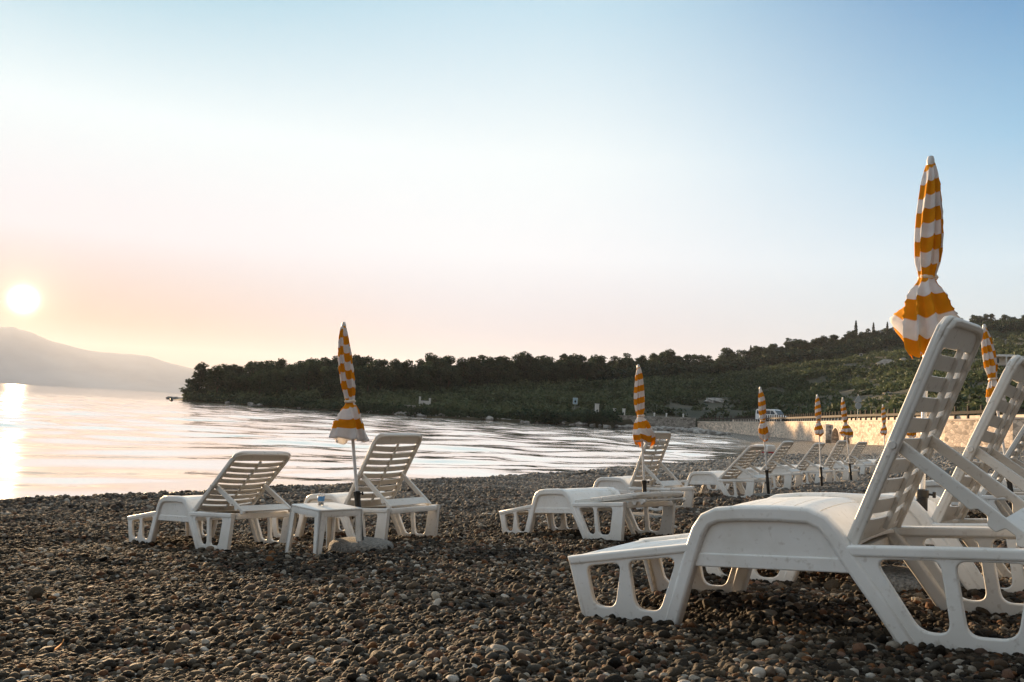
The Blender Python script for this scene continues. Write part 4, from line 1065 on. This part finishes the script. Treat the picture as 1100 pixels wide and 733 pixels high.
# van on the road
def van():
    p = at(829.5, 450, 138); p.z = 2.55
    v = thing('parked_van', 'white van on the coast road above the stone wall', 'van', p, math.radians(-52))
    L, W_, H = 4.9, 1.85, 1.98
    body = [(-2.45, .35), (-2.45, 1.15), (-2.38, 1.80), (-2.2, 1.95), (.55, 1.98), (.95, 1.86), (1.62, 1.12), (2.25, .98), (2.42, .75), (2.45, .35)]
    bm = bmesh.new(); add_plate(bm, rounded(body, .06, 4), [], W_, -W_ / 2, .05); bm_obj('body', bm, M['car_paint'], v, smooth=True, angle=.5)
    for sy in (-1, 1):
        y0 = sy * (W_ / 2 + .004) - (.006)
        for poly in ([(-2.2, 1.2), (-2.15, 1.72), (-1.0, 1.76), (-1.0, 1.2)], [(-.92, 1.2), (-.92, 1.76), (.25, 1.76), (.25, 1.2)], [(.33, 1.2), (.33, 1.76), (.72, 1.74), (1.25, 1.2)]):
            bm = bmesh.new(); add_plate(bm, rounded(poly, .05, 3), [], .012, y0, .002); bm_obj('window', bm, M['glass'], v)
    bm = bmesh.new(); d2 = Vector((.67, 0, -.74)).normalized(); c = Vector((1.30, 0, 1.52)); rot = Matrix((d2, Vector((0, 1, 0)), d2.cross(Vector((0, 1, 0))))).transposed()
    add_box(bm, c, (.86, W_ - .22, .02), rot, bevel=.005, seg=1); bm_obj('windscreen', bm, M['glass'], v)
    for x in (-1.5, 1.55):
        for sy in (-1, 1):
            bm = bmesh.new(); add_tube(bm, (x, sy * (W_ / 2 - .18), .33), (x, sy * (W_ / 2 + .012), .33), .33, seg=24); w = bm_obj('wheel', bm, M['black'], v)
            bm = bmesh.new(); add_tube(bm, (x, sy * (W_ / 2 + .0), .33), (x, sy * (W_ / 2 + .022), .33), .2, seg=20); bm_obj('rim', bm, M['pole'], w)
    for sy in (-1, 1):
        bm = bmesh.new(); add_box(bm, (2.40, sy * .68, .80), (.12, .34, .18), bevel=.03, seg=1); bm_obj('headlight', bm, M['cup'], v)
        bm = bmesh.new(); add_box(bm, (1.18, sy * (W_ / 2 + .1), 1.18), (.12, .2, .22), bevel=.03, seg=1); bm_obj('mirror', bm, M['car_paint'], v)
    bm = bmesh.new(); add_box(bm, (2.44, 0, .48), (.14, W_ - .1, .24), bevel=.04, seg=1); bm_obj('bumper', bm, M['black'], v)
van()

# houses on the hill
def house(px, py, w, dp, h, rf, label, rot=0, pergola=False):
    p = on_hill(px, py); a = math.atan2(p.x, p.y)
    t = thing('hill_house', label, 'house', (p.x, p.y, p.z - .2), -a + rot)
    bm = bmesh.new(); add_box(bm, (0, 0, h / 2), (w, dp, h)); bm_obj('wall', bm, M['white_paint'], t)
    bm = bmesh.new(); add_plate(bm, [(-w / 2 - .3, h + .004), (w / 2 + .3, h + .004), (w / 2 - w * .32, h + rf), (-w / 2 + w * .32, h + rf)], [], dp + .6, -dp / 2 - .3, .01); bm_obj('roof', bm, M['tile'], t)
    nwin = max(1, int(w / 2.6))
    for k in range(nwin):
        x = (k + .5) / nwin * w - w / 2
        bm = bmesh.new(); add_box(bm, (x, -dp / 2 - .01, h * .55), (.85, .06, 1.0)); f = bm_obj('window', bm, M['timber'], t)
        bm = bmesh.new(); add_box(bm, (x, -dp / 2 - .045, h * .55), (.70, .02, .85)); bm_obj('pane', bm, M['glass'], f)
    if pergola:
        bm = bmesh.new()
        for x in (-w / 2 + .2, 0, w / 2 - .2): add_box(bm, (x, -dp / 2 - 2.6, h * .48), (.22, .22, h * .96))
        add_box(bm, (0, -dp / 2 - 1.4, h * .98), (w, 2.7, .15)); bm_obj('pergola', bm, M['white_paint'], t)
house(953, 392.5, 6.2, 5, .5, 1.3, 'wide low house with a pale roof in the scrub left of the tall umbrella')
house(970.5, 392.5, 1.7, 2, 1.9, .4, 'small white hut just right of the wide pale roof')
house(884, 390, 1.1, 1.2, 1.3, .3, 'tiny white shed alone in the scrub in the middle of the hill')
house(1081, 392.5, 7, 4, 1.7, .5, 'white villa with a terrace pergola at the right edge of the hill', 0, True)
house(925, 382.5, 1.4, 1.5, 1.0, .3, 'small white hut high on the hill below the tall cypress')
house(955, 423.5, 1.5, 1.2, .25, .12, 'low pale roof in dark trees right of the traffic sign')
house(644, 406, 1.6, 1.6, .9, .3, 'small pale hut in the scrub left of the middle umbrella')

# buoy and beached float
p = at(184, 430.5, 210); bm = bmesh.new(); add_lathe(bm, [(.05, -.3), (.35, -.1), (.42, .15), (.30, .45), (.08, .62), (.05, 1.0)], 16); o = bm_obj('buoy', bm, M['black'], smooth=True, angle=.7); o.location = (p.x, p.y, 0); tag(o, 'small dark buoy floating off the headland tip', 'buoy')
p = at(821, 491, 58); k = thing('beached_float', 'small white and red pedal float lying at the waterline behind the twisted umbrella', 'float', (p.x, p.y, bz(p.x, p.y)), .5)
bm = bmesh.new(); add_box(bm, (0, 0, .35), (.75, 1.3, .45), bevel=.14); bm_obj('hull', bm, M['white_paint'], k, smooth=True, angle=.7)
bm = bmesh.new(); add_box(bm, (.12, 0, .08), (.70, 1.25, .2), bevel=.06); bm_obj('keel_band', bm, M['red'], k, smooth=True, angle=.7)

# ------------------------------------------------------------------ far mountain across the sea
def mountain():
    D0 = 9000.
    prof = [(-420, 372), (-300, 358), (-200, 362), (-120, 350), (-60, 356), (-20, 352), (15, 351), (35, 358), (57, 367.5), (80, 373), (95, 376.6), (130, 380), (160, 382.5), (195, 393), (230, 402), (270, 413), (330, 424)]
    px = np.linspace(-420, 330, 240); py = np.interp(px, [q[0] for q in prof], [q[1] for q in prof])
    nr = 24; V = []
    rn = np.random.default_rng(2)
    for i, (x_, y_) in enumerate(zip(px, py)):
        v = ray(x_, y_); h = math.hypot(v.x, v.y); top = max(CAM_Z + D0 * v.z / h + (fbm(np.array([i * .13]), np.array([.5]), 4)[0] - .5) * 22, 6); a = math.atan2(v.x, v.y)
        for k in range(nr):
            t = k / (nr - 1); d = D0 - 1300 * (1 - t); q = t ** 1.25
            z = top * q + 60 * math.sin(PI * t) * (fbm(np.array([i * .11]), np.array([t * 3.]), 3)[0] - .5) - (4 if k == 0 else 0)
            V.append((d * math.sin(a), d * math.cos(a), z))
        V.append(((D0 + 900) * math.sin(a), (D0 + 900) * math.cos(a), -3.0))
    nr += 1
    i, j = np.meshgrid(np.arange(239), np.arange(nr - 1), indexing='ij'); a = i * nr + j
    o = mesh_np('far_mountain', V, np.stack([a, a + nr, a + nr + 1, a + 1], -1).reshape(-1, 4), M['mountain'], smooth=True); tag(o, kind='structure')
mountain()

# haze: one closed box of even, thin air
HAZE = 0.7e-4
bm = bmesh.new(); bmesh.ops.create_cube(bm, size=1, matrix=Matrix.Translation((0, 0, 303)) @ Matrix.Diagonal((25000, 25000, 614, 1)))
hz = bm_obj('haze', bm, None); tag(hz, 'thin pale morning haze over sea and hills', 'haze', kind='stuff')
m = bpy.data.materials.new('morning_haze'); m.use_nodes = True; nt = m.node_tree; nt.nodes.clear()
out = nt.nodes.new('ShaderNodeOutputMaterial'); pv = nt.nodes.new('ShaderNodeVolumePrincipled')
pv.inputs['Density'].default_value = HAZE; pv.inputs['Color'].default_value = (.80, .85, .98, 1); pv.inputs['Anisotropy'].default_value = .2
nt.links.new(pv.outputs[0], out.inputs['Volume']); hz.data.materials.append(m)

# ------------------------------------------------------------------ light
SUN_AZ, SUN_EL = math.radians(-28.73), math.radians(4.7)
sdir = Vector((math.sin(SUN_AZ) * math.cos(SUN_EL), math.cos(SUN_AZ) * math.cos(SUN_EL), math.sin(SUN_EL)))
sun = bpy.data.lights.new('sun', 'SUN'); sun.energy = 5.0; sun.angle = math.radians(.55); sun.color = (1, .68, .38)
so = link(bpy.data.objects.new('sun', sun)); so.rotation_euler = sdir.to_track_quat('Z', 'Y').to_euler()
w = bpy.data.worlds.new('World'); scene.world = w; w.use_nodes = True; nt = w.node_tree; nt.nodes.clear()
wo = nt.nodes.new('ShaderNodeOutputWorld'); bg = nt.nodes.new('ShaderNodeBackground'); bg.inputs[1].default_value = .076
sky = nt.nodes.new('ShaderNodeTexSky'); sky.sky_type = 'NISHITA'; sky.sun_disc = False
sky.sun_elevation = SUN_EL; sky.sun_rotation = SUN_AZ; sky.air_density = 1.0; sky.dust_density = 1.5; sky.ozone_density = 1.2; sky.altitude = 10
def lin(c): return tuple(((q / 255 + .055) / 1.055) ** 2.4 if q > 10 else q / 3294 for q in c)
tc = N(nt, 'ShaderNodeTexCoord'); sx = N(nt, 'ShaderNodeSeparateXYZ'); nt.links.new(tc.outputs['Generated'], sx.inputs[0])
def M2(op, a, b=None, c=None):
    n = N(nt, 'ShaderNodeMath', _operation=op)
    for k, q in enumerate((a, b, c)):
        if q is None: continue
        if isinstance(q, (int, float)): n.inputs[k].default_value = q
        else: nt.links.new(q, n.inputs[k])
    return n.outputs[0]
elev = M2('MULTIPLY', M2('ARCSINE', sx.outputs['Z']), 180 / PI / 90)              # 0 horizon .. 1 zenith
hx = M2('SQRT', M2('ADD', M2('MULTIPLY', sx.outputs['X'], sx.outputs['X']), M2('MULTIPLY', sx.outputs['Y'], sx.outputs['Y'])))
hd = M2('DIVIDE', M2('ADD', M2('MULTIPLY', sx.outputs['X'], math.sin(SUN_AZ)), M2('MULTIPLY', sx.outputs['Y'], math.cos(SUN_AZ))), M2('MAXIMUM', hx, 1e-4))
azd = M2('MULTIPLY', M2('ARCCOSINE', M2('MINIMUM', M2('MAXIMUM', hd, -1), 1)), 1 / PI)   # 0 towards the sun .. 1 away from it
SKY = [
    (0.0, [(0, (170, 122, 108)), (4, (166, 128, 120)), (9, (222, 222, 234)), (16, (232, 248, 254)), (25, (138, 200, 225)), (45, (215, 232, 240)), (90, (238, 244, 248))]),
    (.165, [(0, (166, 166, 178)), (5, (190, 196, 213)), (10, (234, 242, 251)), (16, (238, 250, 255)), (25, (186, 222, 240)), (45, (210, 230, 240)), (90, (238, 244, 248))]),
    (.34, [(0, (183, 193, 197)), (5, (189, 211, 222)), (10, (200, 228, 244)), (17, (136, 195, 230)), (25, (70, 146, 200)), (45, (180, 210, 230)), (90, (238, 244, 248))]),
    (.60, [(0, (252, 250, 246)), (8, (252, 254, 255)), (17, (240, 250, 255)), (25, (222, 240, 250)), (45, (200, 218, 230)), (90, (238, 244, 248))]),
    (.85, [(0, (40, 33, 27)), (8, (42, 36, 31)), (17, (44, 41, 38)), (25, (50, 50, 49)), (45, (86, 92, 96)), (90, (238, 244, 248))]),
]
GAIN = 3.65
prev = None
for k, (pos, st) in enumerate(SKY):
    col = ramp(nt, elev, [(e / 90, tuple(q * GAIN for q in lin(c))) for e, c in st], 'EASE' if False else 'LINEAR')
    if prev is not None:
        mr = N(nt, 'ShaderNodeMapRange', _interpolation_type='SMOOTHSTEP'); nt.links.new(azd, mr.inputs[0]); mr.inputs[1].default_value = SKY[k - 1][0]; mr.inputs[2].default_value = pos
        mx = N(nt, 'ShaderNodeMix', _data_type='RGBA'); nt.links.new(mr.outputs[0], mx.inputs[0]); nt.links.new(prev, mx.inputs[6]); nt.links.new(col, mx.inputs[7]); prev = mx.outputs[2]
    else: prev = col
# the clear-sky model softened towards the hazy colours of this morning
gm = N(nt, 'ShaderNodeGamma'); gm.inputs[1].default_value = .5; nt.links.new(sky.outputs[0], gm.inputs[0])
mx = N(nt, 'ShaderNodeMix', _data_type='RGBA'); mx.inputs[0].default_value = .96; nt.links.new(gm.outputs[0], mx.inputs[6]); nt.links.new(prev, mx.inputs[7])
# the low sun itself and the bright air round it
dt = N(nt, 'ShaderNodeVectorMath', _operation='DOT_PRODUCT'); nt.links.new(tc.outputs['Generated'], dt.inputs[0]); dt.inputs[1].default_value = sdir
ang = M2('MULTIPLY', M2('ARCCOSINE', M2('MINIMUM', dt.outputs['Value'], 1)), 180 / PI)
disc = M2('MULTIPLY', M2('POWER', 2.718, M2('MULTIPLY', M2('POWER', M2('DIVIDE', ang, .46), 2), -1)), 40.0)
glow = M2('MULTIPLY', M2('POWER', 2.718, M2('MULTIPLY', M2('DIVIDE', ang, .85), -1)), 4.5)
sc1 = N(nt, 'ShaderNodeVectorMath', _operation='SCALE'); sc1.inputs[0].default_value = (1, .95, .82); nt.links.new(disc, sc1.inputs['Scale'])
sc2 = N(nt, 'ShaderNodeVectorMath', _operation='SCALE'); sc2.inputs[0].default_value = (1, .72, .40); nt.links.new(glow, sc2.inputs['Scale'])
a1 = N(nt, 'ShaderNodeVectorMath', _operation='ADD'); nt.links.new(sc1.outputs[0], a1.inputs[0]); nt.links.new(sc2.outputs[0], a1.inputs[1])
a2 = N(nt, 'ShaderNodeVectorMath', _operation='ADD'); nt.links.new(a1.outputs[0], a2.inputs[0]); nt.links.new(mx.outputs[2], a2.inputs[1])
nt.links.new(a2.outputs[0], bg.inputs[0]); nt.links.new(bg.outputs[0], wo.inputs[0])

# ------------------------------------------------------------------ camera
cam = bpy.data.cameras.new('camera'); cam.sensor_width = 36; cam.lens = F / 1100 * 36; cam.clip_start = .05; cam.clip_end = 60000
co = link(bpy.data.objects.new('camera', cam)); co.location = (0, 0, CAM_Z)
# image x/y axes after the roll
c, s = math.cos(ROLL), math.sin(ROLL)
right = RT * c + UP * s; up = UP * c - RT * s
mw = Matrix((right, up, -FW)).transposed().to_4x4(); mw.translation = (0, 0, CAM_Z); co.matrix_world = mw
scene.camera = co
scene.view_settings.view_transform = 'Standard'; scene.view_settings.look = 'None'; scene.view_settings.gamma = 1; scene.view_settings.use_curve_mapping = False
scene.view_settings.exposure = 1.86
cy = scene.cycles; cy.use_denoising = True; cy.max_bounces = 6; cy.diffuse_bounces = 3; cy.glossy_bounces = 3; cy.transmission_bounces = 4; cy.volume_bounces = 0; cy.transparent_max_bounces = 4
cy.sample_clamp_indirect = 6; cy.sample_clamp_direct = 10; cy.caustics_reflective = False; cy.caustics_refractive = False
scene.render.film_transparent = False
